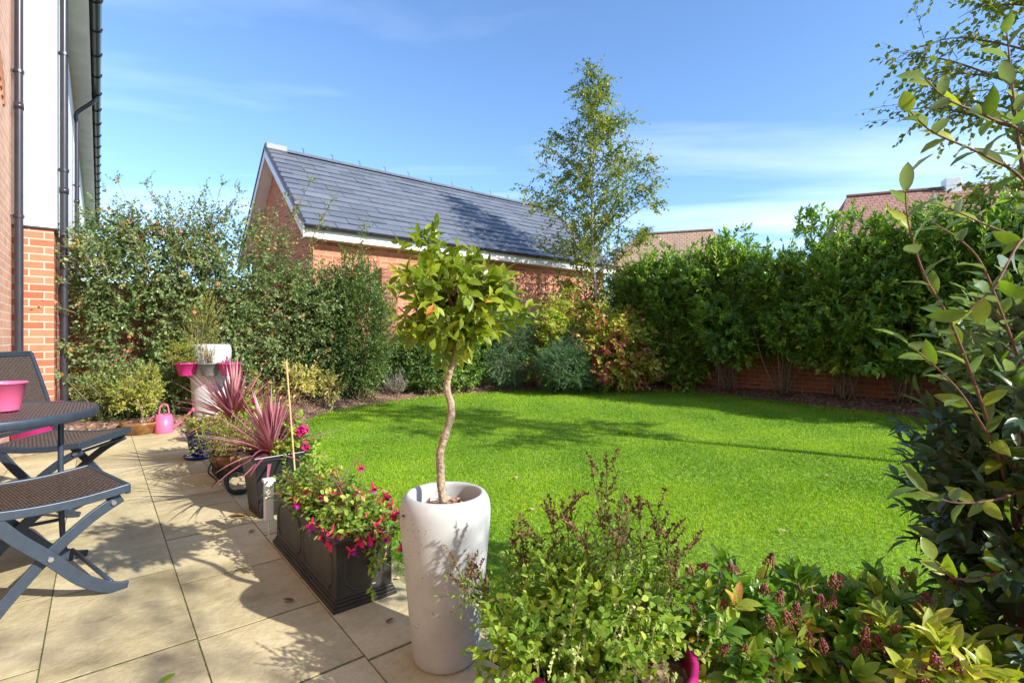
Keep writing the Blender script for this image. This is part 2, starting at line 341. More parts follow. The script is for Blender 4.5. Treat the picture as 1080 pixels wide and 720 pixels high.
T_Q = (np.array([[0,0,0],[.45,.5,.06],[1,0,-.06],[.45,-.5,.06]]), np.array([[0,2,1,1],[0,3,2,2]]))
def add_leaves(g, P, D, N, L, Wd, T, tint):
    tv, tf = T; n = len(P)
    D = nz(D); N = nz(N - (N*D).sum(1, keepdims=True)*D); S = np.cross(N, D)
    L = np.broadcast_to(L, (n,)); Wd = np.broadcast_to(Wd, (n,))
    v = (P[:,None,:] + D[:,None,:]*(tv[:,0][None,:,None]*L[:,None,None]) + S[:,None,:]*(tv[:,1][None,:,None]*Wd[:,None,None])
         + N[:,None,:]*(tv[:,2][None,:,None]*L[:,None,None]))
    f = (tf[None,:,:] + (np.arange(n)*len(tv))[:,None,None]).reshape(-1,4)
    g.add(v.reshape(-1,3), f, np.repeat(tint, len(tf)))
def twigleaves(g, O, Dv, Lt, nl, leafL, leafW, T=T_LO, ang=.9, droop=0., upn=.6, t0=.12, tint=None, var=.25, tip=True, gb=None, tw=.0015):
    n = len(O); Dv = nz(Dv); Lt = np.broadcast_to(Lt, (n,))
    a = nz(np.cross(Dv, np.array([.21,.37,.9]))); b = np.cross(Dv, a); ph = rng.uniform(0, 6.28, n)
    for k in range(nl):
        t = t0 + (1-t0)*k/max(nl-1,1)
        th = ph + 2.4*k + rng.normal(0,.3,n)
        rad = np.cos(th)[:,None]*a + np.sin(th)[:,None]*b
        al = ang*(1-.55*t) + rng.normal(0,.15,n)
        D = Dv*np.cos(al)[:,None] + rad*np.sin(al)[:,None] + np.array([0,0,-droop]) + rng.normal(0,.12,(n,3))
        N = Dv*.6 + np.array([0,0,upn]) + rng.normal(0,.3,(n,3))
        P = O + Dv*(t*Lt)[:,None] + np.array([0,0,-1.])*(droop*.3*(t*t)*Lt)[:,None]
        s = rng.uniform(.7, 1.15, n)*(1-.25*t)
        tt = np.clip(rng.beta(2,2.2,n) if tint is None else tint + rng.normal(0,var*.6,n), 0, 1)
        add_leaves(g, P, D, N, leafL*s, leafW*s, T, tt)
    if gb is not None: gb.sticks(O, O+Dv*Lt[:,None]*.97, tw*1.4, tw*.6)
def lobes(seed, amp=.18):
    r = np.random.default_rng(seed); K = r.normal(0,2.6,(7,3)); p = r.uniform(0,6.28,7)
    return lambda d: 1 + amp*np.sin(d@K.T + p).sum(1)/2.2
def crown_twigs(c, R, n, Lt, seed, shell=.5, up=.35, wob=.5, amp=.18, zmin=-9):
    d = nz(rng.normal(0,1,(int(n*1.6),3))); rr = lobes(seed, amp)(d)
    rho = np.sqrt(rng.uniform(shell*shell, 1, len(d)))
    O = np.asarray(c) + d*np.asarray(R)*(rr*rho)[:,None]
    tw = nz(d*np.array([1,1,.7]) + np.array([0,0,up]) + rng.normal(0,wob,(len(d),3)))
    O = O - tw*Lt*.5
    k = O[:,2] > zmin; O, tw = O[k][:n], tw[k][:n]
    return O, tw
def stems(g, base, tops, r0, r1, spread=.06, wig=.05, k=5):
    for t in tops:
        b = np.asarray(base, float) + np.array([rng.normal(0,spread), rng.normal(0,spread), 0])
        t = np.asarray(t, float); m = (b+t)/2 + np.array([rng.normal(0,wig), rng.normal(0,wig), 0])
        g.tube(curve3([b, b*.6+t*.4+(m-(b+t)/2), m*.5+t*.5, t], 3), np.linspace(r0, r1, 10), k)
def shrub(name, label, cat, base, c, R, n, Lt, nl, lL, lW, mat, T=T_LO, seed=1, barkm='bark', nst=6, sr=.012, group=None, shell=.45, up=.35, amp=.18, droop=0., ang=.9, zmin=.05, extra=None, wob=.5, sticks=True, tintf=None):
    root = thing(name, label, cat, base, group=group)
    base = np.asarray(base, float); c = np.asarray(c, float) - base
    g = Geo(); gs = Geo()
    O, tw = crown_twigs(c, R, n, Lt, seed, shell, up, wob, amp, zmin)
    tint = tintf(O+base) if tintf is not None else np.clip(rng.beta(2,2.5,len(O)), 0, 1)
    twigleaves(g, O, tw, rng.uniform(.7,1.2,len(O))*Lt, nl, lL, lW, T, ang=ang, droop=droop, tint=tint, gb=gs if sticks else None)
    if nst:
        tops = [c + np.array([rng.normal(0,.45)*R[0], rng.normal(0,.45)*R[1], rng.uniform(-.1,.7)*R[2]]) for _ in range(nst)]
        stems(gs, (0,0,0), tops, sr, sr*.35, spread=min(.09, R[0]*.3))
    if extra: extra(g, gs, base)
    g.build('foliage', M[mat], root); gs.build('stem', M[barkm], root, smooth=True)
    return root

# ------------------------------------------------------------------ camera, light, sky
cam = bpy.data.cameras.new('camera'); co = bpy.data.objects.new('camera', cam); COL.objects.link(co)
co.location = (0,0,H); co.rotation_euler = (math.radians(90), 0, -YAW)
cam.sensor_width = 36; cam.lens = 36*F/1080; cam.shift_y = -5/1080; cam.clip_end = 900; cam.clip_start = .05
SC.camera = co
sv = Vector((-.60, 1.52, -1.0)); EL = math.atan2(1.0, math.hypot(.60,1.52))
sun = bpy.data.lights.new('sun', 'SUN'); sun.energy = 4.0; sun.angle = math.radians(.55); sun.color = (1,.955,.87)
so = bpy.data.objects.new('sun', sun); COL.objects.link(so); so.rotation_euler = sv.to_track_quat('-Z','Y').to_euler()
w = bpy.data.worlds.new('World'); SC.world = w; w.use_nodes = True; nt = w.node_tree; L = nt.links.new
bg = nt.nodes['Background']; sky = nd(nt, 'ShaderNodeTexSky', sky_type='NISHITA', sun_disc=False, sun_elevation=EL, sun_rotation=math.atan2(.60,-1.52))
sky.altitude = 0; sky.air_density = 1.0; sky.dust_density = .3; sky.ozone_density = 3.0
tc = nd(nt, 'ShaderNodeTexCoord'); sx = nd(nt, 'ShaderNodeSeparateXYZ'); L(tc.outputs['Generated'], sx.inputs[0])
zc = nd(nt, 'ShaderNodeMath', operation='MAXIMUM', i_1=.06); L(sx.outputs['Z'], zc.inputs[0])
dx = nd(nt, 'ShaderNodeMath', operation='DIVIDE'); L(sx.outputs['X'], dx.inputs[0]); L(zc.outputs[0], dx.inputs[1])
dy = nd(nt, 'ShaderNodeMath', operation='DIVIDE'); L(sx.outputs['Y'], dy.inputs[0]); L(zc.outputs[0], dy.inputs[1])
cb = nd(nt, 'ShaderNodeCombineXYZ'); L(dx.outputs[0], cb.inputs[0]); L(dy.outputs[0], cb.inputs[1])
mp = nd(nt, 'ShaderNodeMapping'); mp.inputs['Rotation'].default_value = (0,0,math.radians(38)); mp.inputs['Scale'].default_value = (.30,1.25,1); mp.inputs['Location'].default_value = (1.3,.4,0)
mr0 = nd(nt, 'ShaderNodeMapping'); mr0.inputs['Rotation'].default_value = (0,0,YAW+.06); mp.inputs['Rotation'].default_value = (0,0,0); mp.inputs['Scale'].default_value = (.34,1.1,1)
L(cb.outputs[0], mr0.inputs[0]); L(mr0.outputs[0], mp.inputs[0])
cn = nd(nt, 'ShaderNodeTexNoise', i_Scale=.62, i_Detail=9.0, i_Roughness=.52, i_Distortion=.5); L(mp.outputs[0], cn.inputs['Vector'])
cr = nd(nt, 'ShaderNodeMapRange', i_1=.46, i_2=.80, i_3=0.0, i_4=.36); L(cn.outputs['Fac'], cr.inputs[0])
mx = nd(nt, 'ShaderNodeMix', data_type='RGBA'); L(cr.outputs[0], mx.inputs[0]); mx.inputs[7].default_value = (8.5,9.0,9.8,1)
tn = nd(nt, 'ShaderNodeMix', data_type='RGBA', blend_type='MULTIPLY'); tn.inputs[0].default_value = 1; tn.inputs[7].default_value = (.74,.84,.95,1)
L(sky.outputs[0], tn.inputs[6]); L(tn.outputs[2], mx.inputs[6]); L(mx.outputs[2], bg.inputs['Color']); bg.inputs['Strength'].default_value = .15
SC.view_settings.view_transform = 'Standard'; SC.view_settings.look = 'None'; SC.view_settings.gamma = 1; SC.view_settings.exposure = 1.10
SC.render.engine = 'CYCLES'; SC.cycles.max_bounces = 6; SC.cycles.transparent_max_bounces = 4

# ------------------------------------------------------------------ ground
lawn_poly = [(1.04,1.32),(1.03,3.0),(1.03,4.5),(1.22,5.5)] + [tuple(G(*p)[:2]) for p in
   [(318,446),(350,434),(400,425),(470,416.5),(560,412),(640,410.5),(700,412.5),(760,416.5),(860,428),(980,443),(1030,457)]] + \
   [(6.1,.35),(5.2,-.3),(4.0,-.5),(3.0,-.1),(2.4,.55),(1.75,1.0),(1.35,1.22)]
LP = np.array(lawn_poly)
def inside(P, poly):
    x, y = P[:,0], P[:,1]; r = np.zeros(len(P), bool); j = len(poly)-1
    for i in range(len(poly)):
        xi, yi = poly[i]; xj, yj = poly[j]
        r ^= ((yi > y) != (yj > y)) & (x < (xj-xi)*(y-yi)/((yj-yi)+1e-12)+xi); j = i
    return r
def distpoly(P, poly):
    d = np.full(len(P), 1e9); n = len(poly)
    for i in range(n):
        a = poly[i]; b = poly[(i+1)%n]; ab = b-a
        t = np.clip(((P-a)@ab)/(ab@ab), 0, 1); d = np.minimum(d, np.linalg.norm(P-(a+t[:,None]*ab), axis=1))
    return d
# smooth the outline
def smoothpoly(p, per=5):
    n = len(p); out = []
    q = np.vstack([p[-1:], p, p[:2]])
    for i in range(1, n+1):
        for t in np.arange(per)/per:
            p0,p1,p2,p3 = q[i-1],q[i],q[i+1],q[(i+2)%len(q)]
            out.append(.5*((2*p1)+(-p0+p2)*t+(2*p0-5*p1+4*p2-p3)*t*t+(-p0+3*p1-3*p2+p3)*t**3))
    return np.array(out)
LS = smoothpoly(LP)
g = Geo(); g.add([(-400,-400,-.14),(400,-400,-.14),(400,400,-.14),(-400,400,-.14)], [(0,1,2,3)])
tag(g.build('ground', M['farground']), kind='structure')
def bedz(P):
    ins = inside(P, LS); d = distpoly(P, LS)
    z = np.clip(d*.28, 0, .13)
    near = (P[:,0] < 3.2) & (P[:,1] < 1.6); z = np.where(near, np.clip(d*.1, 0, .03), z)
    pat = P[:,0] < 1.0
    z = np.where(pat & (P[:,1] < 6.9), -.05, z)
    return np.where(ins, -.03, z)
nx, ny = 200, 200
X, Y = np.meshgrid(np.linspace(-.6,9.5,nx), np.linspace(-2.6,9.6,ny)); P = np.stack([X.ravel(), Y.ravel()], 1)
Z = bedz(P) + rng.normal(0,.006,len(P))*(~inside(P, LS))
idx = np.arange(nx*ny).reshape(ny, nx)
f = np.stack([idx[:-1,:-1].ravel(), idx[:-1,1:].ravel(), idx[1:,1:].ravel(), idx[1:,:-1].ravel()], 1)
g = Geo(); g.add(np.column_stack([P, Z]), f); tag(g.build('flower_bed_soil', M['soil'], smooth=True), kind='structure')
# bark chips
n = 26000; P = np.column_stack([rng.uniform(1.0,9.0,n), rng.uniform(-1,9,n)])
d = distpoly(P, LS); k = (~inside(P, LS)) & (d < 1.5); P = P[k]; z = bedz(P)+.006; n = len(P)
g = Geo(); add_leaves(g, np.column_stack([P,z]), np.column_stack([rng.normal(0,1,(n,2)), rng.normal(0,.2,n)]), np.column_stack([rng.normal(0,.4,(n,2)), np.ones(n)]),
    rng.uniform(.02,.06,n), rng.uniform(.015,.03,n), T_Q, rng.uniform(0,1,n))
M['chips'] = leafmat('bark_chips', [(0,(.10,.05,.03)), (.5,(.24,.12,.07)), (.8,(.40,.26,.18)), (1,(.60,.46,.36))], .9, .05, .2, tcol=.5, gain=1.4)
tag(g.build('bark_chips', M['chips']), 'brown bark chips and fallen leaves on the beds round the lawn', 'bark chips', kind='stuff')
# lawn sheet: triangle fan grid
g = Geo(); cx = LS.mean(0); nL = len(LS); rings = []
for s_ in np.linspace(0.02,1,14): rings.append(np.column_stack([cx+(LS-cx)*s_, np.full(nL, .012 if s_ < .99 else -.03)]))
v = np.vstack(rings); f = [(i*nL+j, i*nL+(j+1)%nL, (i+1)*nL+(j+1)%nL, (i+1)*nL+j) for i in range(13) for j in range(nL)]
g.add(v, f); tag(g.build('lawn', M['turf'], smooth=True), kind='structure')
# grass blades, density falling with distance
def grass():
    Pn = []; 
    for (d0,d1,dens) in ((0.8,2.6,18000),(2.6,3.6,14000),(3.6,5,7500),(5,7,3800),(7,12,1900)):
        n = int(dens*100); P = np.column_stack([rng.uniform(1,9,n), rng.uniform(-.6,8.2,n)]); n = int(len(P)*(8*8.8)/100)
        P = P[:n]; dd = P[:,0]*SY+P[:,1]*CY; rr = P[:,0]*CY-P[:,1]*SY
        k = (dd >= d0) & (dd < d1) & (np.abs(rr) < dd*1.1) & inside(P, LS); P = P[k]
        Pn.append((P, d0))
    g = Geo()
    for P, d0 in Pn:
        n = len(P); hgt = rng.uniform(.009,.023,n)*(1+.09*d0); wd = rng.uniform(.0015,.0028,n)*(1+.36*d0)
        lean = rng.normal(0,.55,(n,2)); D = nz(np.column_stack([lean, np.ones(n)])); th = rng.uniform(0,6.28,n)
        N = np.column_stack([np.cos(th), np.sin(th), np.full(n,.3)])
        pn = (np.sin(P[:,0]*2.1+P[:,1]*1.3)+np.sin(P[:,0]*5.3-P[:,1]*4.1)*.6+np.sin(P[:,1]*9+P[:,0]*3)*.4)*.20
        tint = np.clip(rng.beta(2.2,2.4,n)*.85+pn+.03, 0, .95); tint[rng.random(n) < .03] = 1
        T = (np.array([[0,.5,0],[0,-.5,0],[.6,-.35,.05],[.6,.35,.05],[1,0,-.05]]), np.array([[0,1,2,3],[3,2,4,4]]))
        add_leaves(g, np.column_stack([P, np.full(n,.008)]), D, N, hgt, wd, T, tint)
    return g
tag(grass().build('grass', M['grass']), 'short bright green lawn grass ringed by planting beds', 'grass', kind='stuff')
# patio
g = Geo(); s1, s2 = .253*H*1.0, .646*H; cw = (s2-s1)
g2 = Geo(); g2.box((-1.2,-3.0,-.13),(1.015,6.98,-.002)); pj = g2.build('patio_joints', M['joint']); tag(pj, kind='structure')
xs = [s1+cw*i for i in range(-3, 3)]; xs = [x for x in xs if x > -1.25] + [1.02]
offs = {0: 1.946*H, 1: 3.338*H}
for ci in range(len(xs)-1):
    x0, x1 = xs[ci], xs[ci+1]
    if x1-x0 < .05: continue
    rs = np.random.default_rng(40+ci)
    if abs(x0-s1) < .01: ys = [-3+.5*i for i in range(8)] + [1.10,1.524*H,1.946*H,2.43*H,3.0*H,3.47*H,3.95,4.55,5.0,5.6,6.1,6.55,6.97]
    elif abs(x0-s2) < .01: ys = [-3+.6*i for i in range(6)] + [.85,1.57,2.3,2.9,3.4,4.0,4.6,5.2,5.8,6.4,6.97]
    elif abs(x1-s1) < .01: ys = [-3+.5*i for i in range(9)] + [1.5,1.964*H,2.75,3.338*H,4.1,4.7,5.15,5.75,6.2,6.97]
    else:
        ys = [-3.]; 
        while ys[-1] < 6.5: ys.append(ys[-1]+rs.choice([.42,.6,.75]))
        ys[-1] = 6.97
    ys = sorted(y for y in set(ys)); 
    for a, b_ in zip(ys[:-1], ys[1:]):
        if b_-a < .2: continue
        e = .0024; nxs = 5; z0 = rng.normal(0,.0007)
        g.box((x0+e, a+.006, -.04), (x1-e, b_-.006, z0), rng.uniform(0,1))
tag(g.build('patio', M['paving']), kind='structure')

# ------------------------------------------------------------------ house on the left
def house():
    root = thing('house', 'two storey red brick and white rendered house with dark downpipes on the left', 'house', (-.65,5,0))
    def B(name, mat, geo, par=root, **k):
        for i in range(len(geo.v)): geo.v[i] = geo.v[i] - np.array([-.65,5,0])
        return geo.build(name, M[mat], par, **k)
    Xa, Xb, Yp, Yend, E = -.66, -.355, 6.9, 24.5, 5.0
    g = Geo(); g.box((-5,-6,-.1),(Xa,Yp,E+.9)); B('side_wall', 'brick_wash', g, uv=True)
    g = Geo(); g.box((-5,Yp,-.1),(Xb,Yend,2.14)); B('brick_wall', 'brick', g, uv=True)
    g = Geo(); g.box((-5,Yp-.015,2.14),(Xb+.018,Yend+.02,E+.02)); r = B('rendered_wall', 'render', g)
    g = Geo(); g.box((Xa,Yp-.022,2.128),(Xb+.026,Yp+.3,2.146)); B('bead_strip', 'pipe', g)
    # eaves
    g = Geo(); g.box((Xb-.1,Yp+.12,E+.02),(-.115,Yend+.1,E+.05)); B('soffit', 'soffit', g)
    g = Geo(); g.box((-.115,Yp+.12,E-.01),(-.095,Yend+.1,E+.16)); B('fascia', 'upvc', g)
    gt = Geo(); th = np.linspace(math.pi, 2*math.pi, 9); pr = [(-.035+.06*math.cos(a), E+.1+.06*math.sin(a)) for a in th]
    pr2 = [(-.035+.054*math.cos(a), E+.1+.054*math.sin(a)) for a in th[::-1]]; pr += pr2
    y0, y1 = Yp+.12, Yend+.15; n = len(pr); v = [(x,y0,z) for x,z in pr]+[(x,y1,z) for x,z in pr]
    gt.add(v, [(i,(i+1)%n,n+(i+1)%n,n+i) for i in range(n)]); gut = B('gutter', 'pipe', gt, smooth=False)
    for i in range(24):
        gb = Geo(); y = 7.1+.75*i
        pts = [(-.035+.068*math.cos(a), y, E+.1+.068*math.sin(a)) for a in np.linspace(math.pi*1.0, 2.05*math.pi, 10)]
        gb.tube(pts, .009, 5); B('gutter_bracket', 'pipe', gb, gut)
    g = Geo(); v = [(.0,7.05,E+.12),(.0,Yend+.1,E+.12),(-3,Yend+.1,E+2.2),(-3,7.05,E+2.2),(.0,7.05,E+.15),(.0,Yend+.1,E+.15),(-3,Yend+.1,E+2.23),(-3,7.05,E+2.23)]
    g.add(v, [(0,3,2,1),(4,5,6,7),(0,1,5,4),(1,2,6,5),(2,3,7,6),(3,0,4,7)]); B('roof', 'tile', g, uv=True)
    # downpipes
    def pipe(x, y, z0, z1, brk, r=.034):
        g = Geo(); g.tube([(x,y,z0),(x,y,z1)], r, 14, cap=False)
        for zz in (z0+.02, (z0+z1)/2): g.tube([(x,y,zz),(x,y,zz+.06)], r+.006, 14)
        p = B('downpipe', 'pipe', g, smooth=True)
        for z in brk:
            g = Geo(); g.tube([(x,y,z),(x,y,z+.03)], r+.008, 14); g.box((x-.075,y-.01,z+.006),(x-.02,y+.012,z+.024)); B('pipe_bracket', 'pipe', g, p)
    a = atY(20, 6.82); pipe(a[0], 6.82, .0, 6.5, (.52, 2.2, 3.6, 4.9))
    pipe(-.285, 7.1, .0, E+.1, (.9, 2.78, 4.0))
    pipe(-.28, 10.9, 1.9, 4.55, (3.5,), .03)
    g = Geo(); g.tube(curve3([(-.28,10.9,4.55),(-.28,10.9,4.7),(-.07,10.9,E-.05),(-.05,10.9,E+.04)]), .03, 10); B('swan_neck', 'pipe', g, smooth=True)
    # sloping brick arch over the opening at the very left
    g = Geo(); 
    for i in range(6): 
        y = 5.9+.078*i; g.box((Xa-.02,y,3.35-.05*i),(Xa+.012,y+.066,3.58-.05*i))
    B('brick_arch', 'terracotta', g)
house()

# ------------------------------------------------------------------ garage
def garage():
    Yg, Y2 = 8.9, 13.4; Yr = (Yg+Y2)/2; X0, X1 = 2.85, 10.4; ze, zr = 2.99, 4.79
    O = np.array([X0,Yg,0]); root = thing('garage', 'brick garage with grey slate pitched roof and white fascia behind the planting', 'garage', O)
    def B(name, mat, geo, par=root, **k):
        for i in range(len(geo.v)): geo.v[i] = geo.v[i] - O
        return geo.build(name, M[mat], par, **k)
    g = Geo()
    v = [(X0,Yg,-.1),(X1,Yg,-.1),(X1,Y2,-.1),(X0,Y2,-.1),(X0,Yg,ze),(X1,Yg,ze),(X1,Y2,ze),(X0,Y2,ze),(X0,Yr,zr-.12),(X1,Yr,zr-.12)]
    g.add(v, [(0,1,5,4),(2,3,7,6),(3,0,4,7),(1,2,6,5),(4,8,7,7),(5,6,9,9)]); B('wall', 'brick_garage', g, uv=True)
    # roof deck
    ov = .26; xe0, xe1 = X0-.22, X1+.2
    sl = (zr-ze)/(Yr-Yg); y0 = Yg-ov; z0 = ze-ov*sl+.12; y3 = Y2+ov
    g = Geo()
    for ya, za, yb in ((y0,z0,Yr),(y3,z0,Yr)):
        v = [(xe0,ya,za),(xe1,ya,za),(xe1,yb,zr+.1),(xe0,yb,zr+.1),(xe0,ya,za-.05),(xe1,ya,za-.05),(xe1,yb,zr+.05),(xe0,yb,zr+.05)]
        g.add(v, [(0,1,2,3),(7,6,5,4),(0,4,5,1),(1,5,6,2),(3,2,6,7),(0,3,7,4)])
    roof = B('roof', 'black', g)
    # slates
    g = Geo(); rows = 14; n2 = math.hypot(Yr-y0, zr+.1-z0); uy, uz = (Yr-y0)/n2, (zr+.1-z0)/n2; ex = n2/rows
    for r in range(rows):
        wd = .54; x = xe0-.0 - (r%2)*wd/2
        while x < xe1:
            a, b_ = max(x, xe0)+.004, min(x+wd, xe1)-.004
            if b_-a > .04:
                s0 = r*ex-.02; s1_ = min((r+1)*ex+.03, n2); l0 = .030+rng.normal(0,.003); l1 = .008
                tl = rng.normal(0,.002)
                def pt(xx, s, l): return (xx, y0+uy*s-uz*l, z0+uz*s+uy*l)
                v = [pt(a,s0,l0+tl),pt(b_,s0,l0-tl),pt(b_,s1_,l1),pt(a,s1_,l1),pt(a,s0,l0-.012+tl),pt(b_,s0,l0-.012-tl),pt(b_,s1_,l1-.006),pt(a,s1_,l1-.006)]
                g.add(v, [(0,1,2,3),(0,4,5,1),(1,5,6,2),(3,7,4,0)], np.clip(rng.normal(.5,.13),0,1))
            x += wd
    B('slates', 'slate', g, roof)
    g = Geo()
    for x in np.arange(xe0-.01, xe1, .3):
        g.add([(x,Yr-.11,zr+.075),(x+.295,Yr-.11,zr+.075),(x+.295,Yr,zr+.165),(x,Yr,zr+.165),(x,Yr+.11,zr+.075),(x+.295,Yr+.11,zr+.075)], [(0,1,2,3),(3,2,5,4),(0,3,4,4),(1,5,2,2)])
    B('ridge_tiles', 'slate', g, roof)
    g = Geo(); g.box((xe0-.02,Yr-.1,zr+.05),(xe0+.4,Yr+.08,zr+.2)); B('ridge_end_tile', 'grey', g, roof, bevel=.02)
    for x in np.arange(xe0+.75, xe1, .62):
        g = Geo(); g.tube([(x,Yr,zr+.15),(x-.01,Yr,zr+.24),(x-.05,Yr,zr+.26)], .007, 4); B('ridge_hook', 'pipe', g, roof)
    # fascia gutter
    g = Geo(); g.box((X0-.2,y0+.02,z0-.20),(xe1,y0+.045,z0-.03)); g.box((X0-.2,y0+.045,z0-.20),(xe1,Yg,z0-.175)); B('fascia', 'upvc', g)
    gt = Geo(); th = np.linspace(math.pi, 2*math.pi, 9); yc = y0-.045; zc = z0-.0
    pr = [(yc+.055*math.cos(a), zc+.055*math.sin(a)) for a in th]+[(yc+.05*math.cos(a), zc+.05*math.sin(a)) for a in th[::-1]]
    n = len(pr); gt.add([(X0-.22,y,z) for y,z in pr]+[(xe1,y,z) for y,z in pr], [(i,(i+1)%n,n+(i+1)%n,n+i) for i in range(n)]+[(0,4,8,8)]); gut = B('gutter', 'pipe', gt)
    for x in np.arange(X0+.1, xe1, .8):
        g = Geo(); g.tube([(x,yc+.062*math.cos(a),zc+.062*math.sin(a)) for a in np.linspace(math.pi,2.05*math.pi,8)], .008, 4); B('gutter_bracket', 'pipe', g, gut)
    # bargeboards on both slopes
    for ya in (y0, y3):
        g = Geo(); v = []
        for x in (xe0-.025, xe0-.002):
            v += [(x,ya,z0-.20),(x,Yr,zr-.10),(x,Yr,zr+.07),(x,ya,z0-.03)]
        g.add(v, [(0,1,2,3),(7,6,5,4),(0,4,5,1),(3,2,6,7),(0,3,7,4),(1,5,6,2)]); B('bargeboard', 'upvc', g)
        g = Geo(); v = []
        for x in (xe0-.002, X0):
            v += [(x,ya,z0-.19),(x,Yr,zr-.09),(x,Yr,zr-.07),(x,ya,z0-.17)]
        g.add(v, [(0,1,2,3),(7,6,5,4),(0,4,5,1),(3,2,6,7),(0,3,7,4),(1,5,6,2)]); B('soffit', 'soffit', g)
    # dark verge trim at the gable
    for ya in (y0, y3):
        g = Geo(); v = []
        for x in (xe0-.04, xe0+.03):
            v += [(x,ya,z0-.02),(x,Yr,zr+.08),(x,Yr,zr+.13),(x,ya,z0+.035)]
        g.add(v, [(0,1,2,3),(7,6,5,4),(0,4,5,1),(3,2,6,7),(0,3,7,4),(1,5,6,2)]); B('verge_trim', 'pipe', g)
garage()
# trellis on garage wall
t = thing('trellis', 'small brown wooden trellis on the garage wall beside the birch', 'trellis', atY(585,8.86,1.3))
g = Geo()
for i in range(5): g.box((-.5+.25*i,-.02,0),(-.47+.25*i,0,1.15))
g.build('upright', M['wood'], t); g = Geo()
for i in range(5): g.box((-.52,-.035,.08+.24*i),(.56,-.021,.105+.24*i))
g.build('crosspiece', M['wood'], t)

# boundary walls
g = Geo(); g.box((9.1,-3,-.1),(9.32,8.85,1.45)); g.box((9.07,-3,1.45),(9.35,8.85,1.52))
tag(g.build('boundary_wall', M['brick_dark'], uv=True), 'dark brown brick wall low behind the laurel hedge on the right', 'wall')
g = Geo(); g.box((-.34,8.35,-.1),(2.84,8.55,1.75)); g.box((2.845,8.35,-.1),(2.98,8.85,1.75))
tag(g.build('boundary_wall', M['brick_garage'], uv=True), 'red brick wall behind the berried climber between house and garage', 'wall')
g = Geo(); a = atY(408, 8.75); g.box((a[0]-.16,8.62,0),(a[0]+.16,8.86,2.3)); tag(g.build('brick_pier', M['brick_dark'], uv=True), 'narrow dark brick pier between privet column and standard tree crown', 'pier')

# far houses
def farhouse(label, p0, p1, zr, drop, mat, chim=None, depth=7, hip=1.5):
    p0 = np.array(p0[:2]); p1 = np.array(p1[:2]); u = (p1-p0)/np.linalg.norm(p1-p0); n_ = np.array([-u[1],u[0]])
    if n_@p0 > 0: n_ = -n_     # n_ points to camera
    root = thing('house', label, 'house', (*p0,0)); Ln = np.linalg.norm(p1-p0)
    def q(a, b, z): return (*(u*a + n_*b), z)
    g = Geo(); v = [q(0,0,zr),q(Ln,0,zr),q(Ln+hip,depth/2,zr-drop),q(-hip,depth/2,zr-drop),q(-hip,-depth/2,zr-drop),q(Ln+hip,-depth/2,zr-drop)]
    g.add(v, [(0,3,2,1),(0,1,5,4),(0,4,3,3),(1,2,5,5)])
    o = g.build('roof', M[mat], root)
    uvl = o.data.uv_layers.new(name='UVMap')
    for p in o.data.polygons:
        for li in p.loop_indices:
            c = np.array(o.data.vertices[o.data.loops[li].vertex_index].co); uvl.data[li].uv = (float(c[:2]@u), float(c[2]*1.5))
    g = Geo(); a = q(-hip+.4,-depth/2+.3,0); v = [q(x,y,z) for z in (0,zr-drop+.03) for x,y in ((-hip+.4,depth/2-.4),(Ln+hip-.4,depth/2-.4),(Ln+hip-.4,-depth/2+.4),(-hip+.4,-depth/2+.4))]
    g.add(v, [(0,1,5,4),(1,2,6,5),(2,3,7,6),(3,0,4,7)]); g.build('wall', M['brick_garage'], root, uv=True)
    g = Geo(); 
    for k in np.arange(0, Ln, .45): g.tube([q(k,0,zr+.02),q(min(k+.44,Ln),0,zr+.02)], .11, 6)
    g.build('ridge_tiles', M[mat], root)
    if chim is not None:
        x = chim; g = Geo(); v = [q(x+a*.30,b*.3,z) for z in (zr-.6,zr+.45) for a,b in ((-1,1),(1,1),(1,-1),(-1,-1))]
        g.add(v, [(0,1,5,4),(1,2,6,5),(2,3,7,6),(3,0,4,7),(4,5,6,7)]); g.build('chimney', M['soffit'], root, bevel=.02)
farhouse('distant house with red brown tiled roof and chimney above the right hedge', W(26,(893-540)/F*26), W(23,(1120-540)/F*23), H+147*26/F, 3.2, 'tile', chim=4.3, depth=8)
farhouse('distant house with low tan tiled roof beyond the birch', W(34,(672-540)/F*34), W(32.5,(752-540)/F*32.5), H+107*34/F, 2.6, 'tile_tan', depth=8)

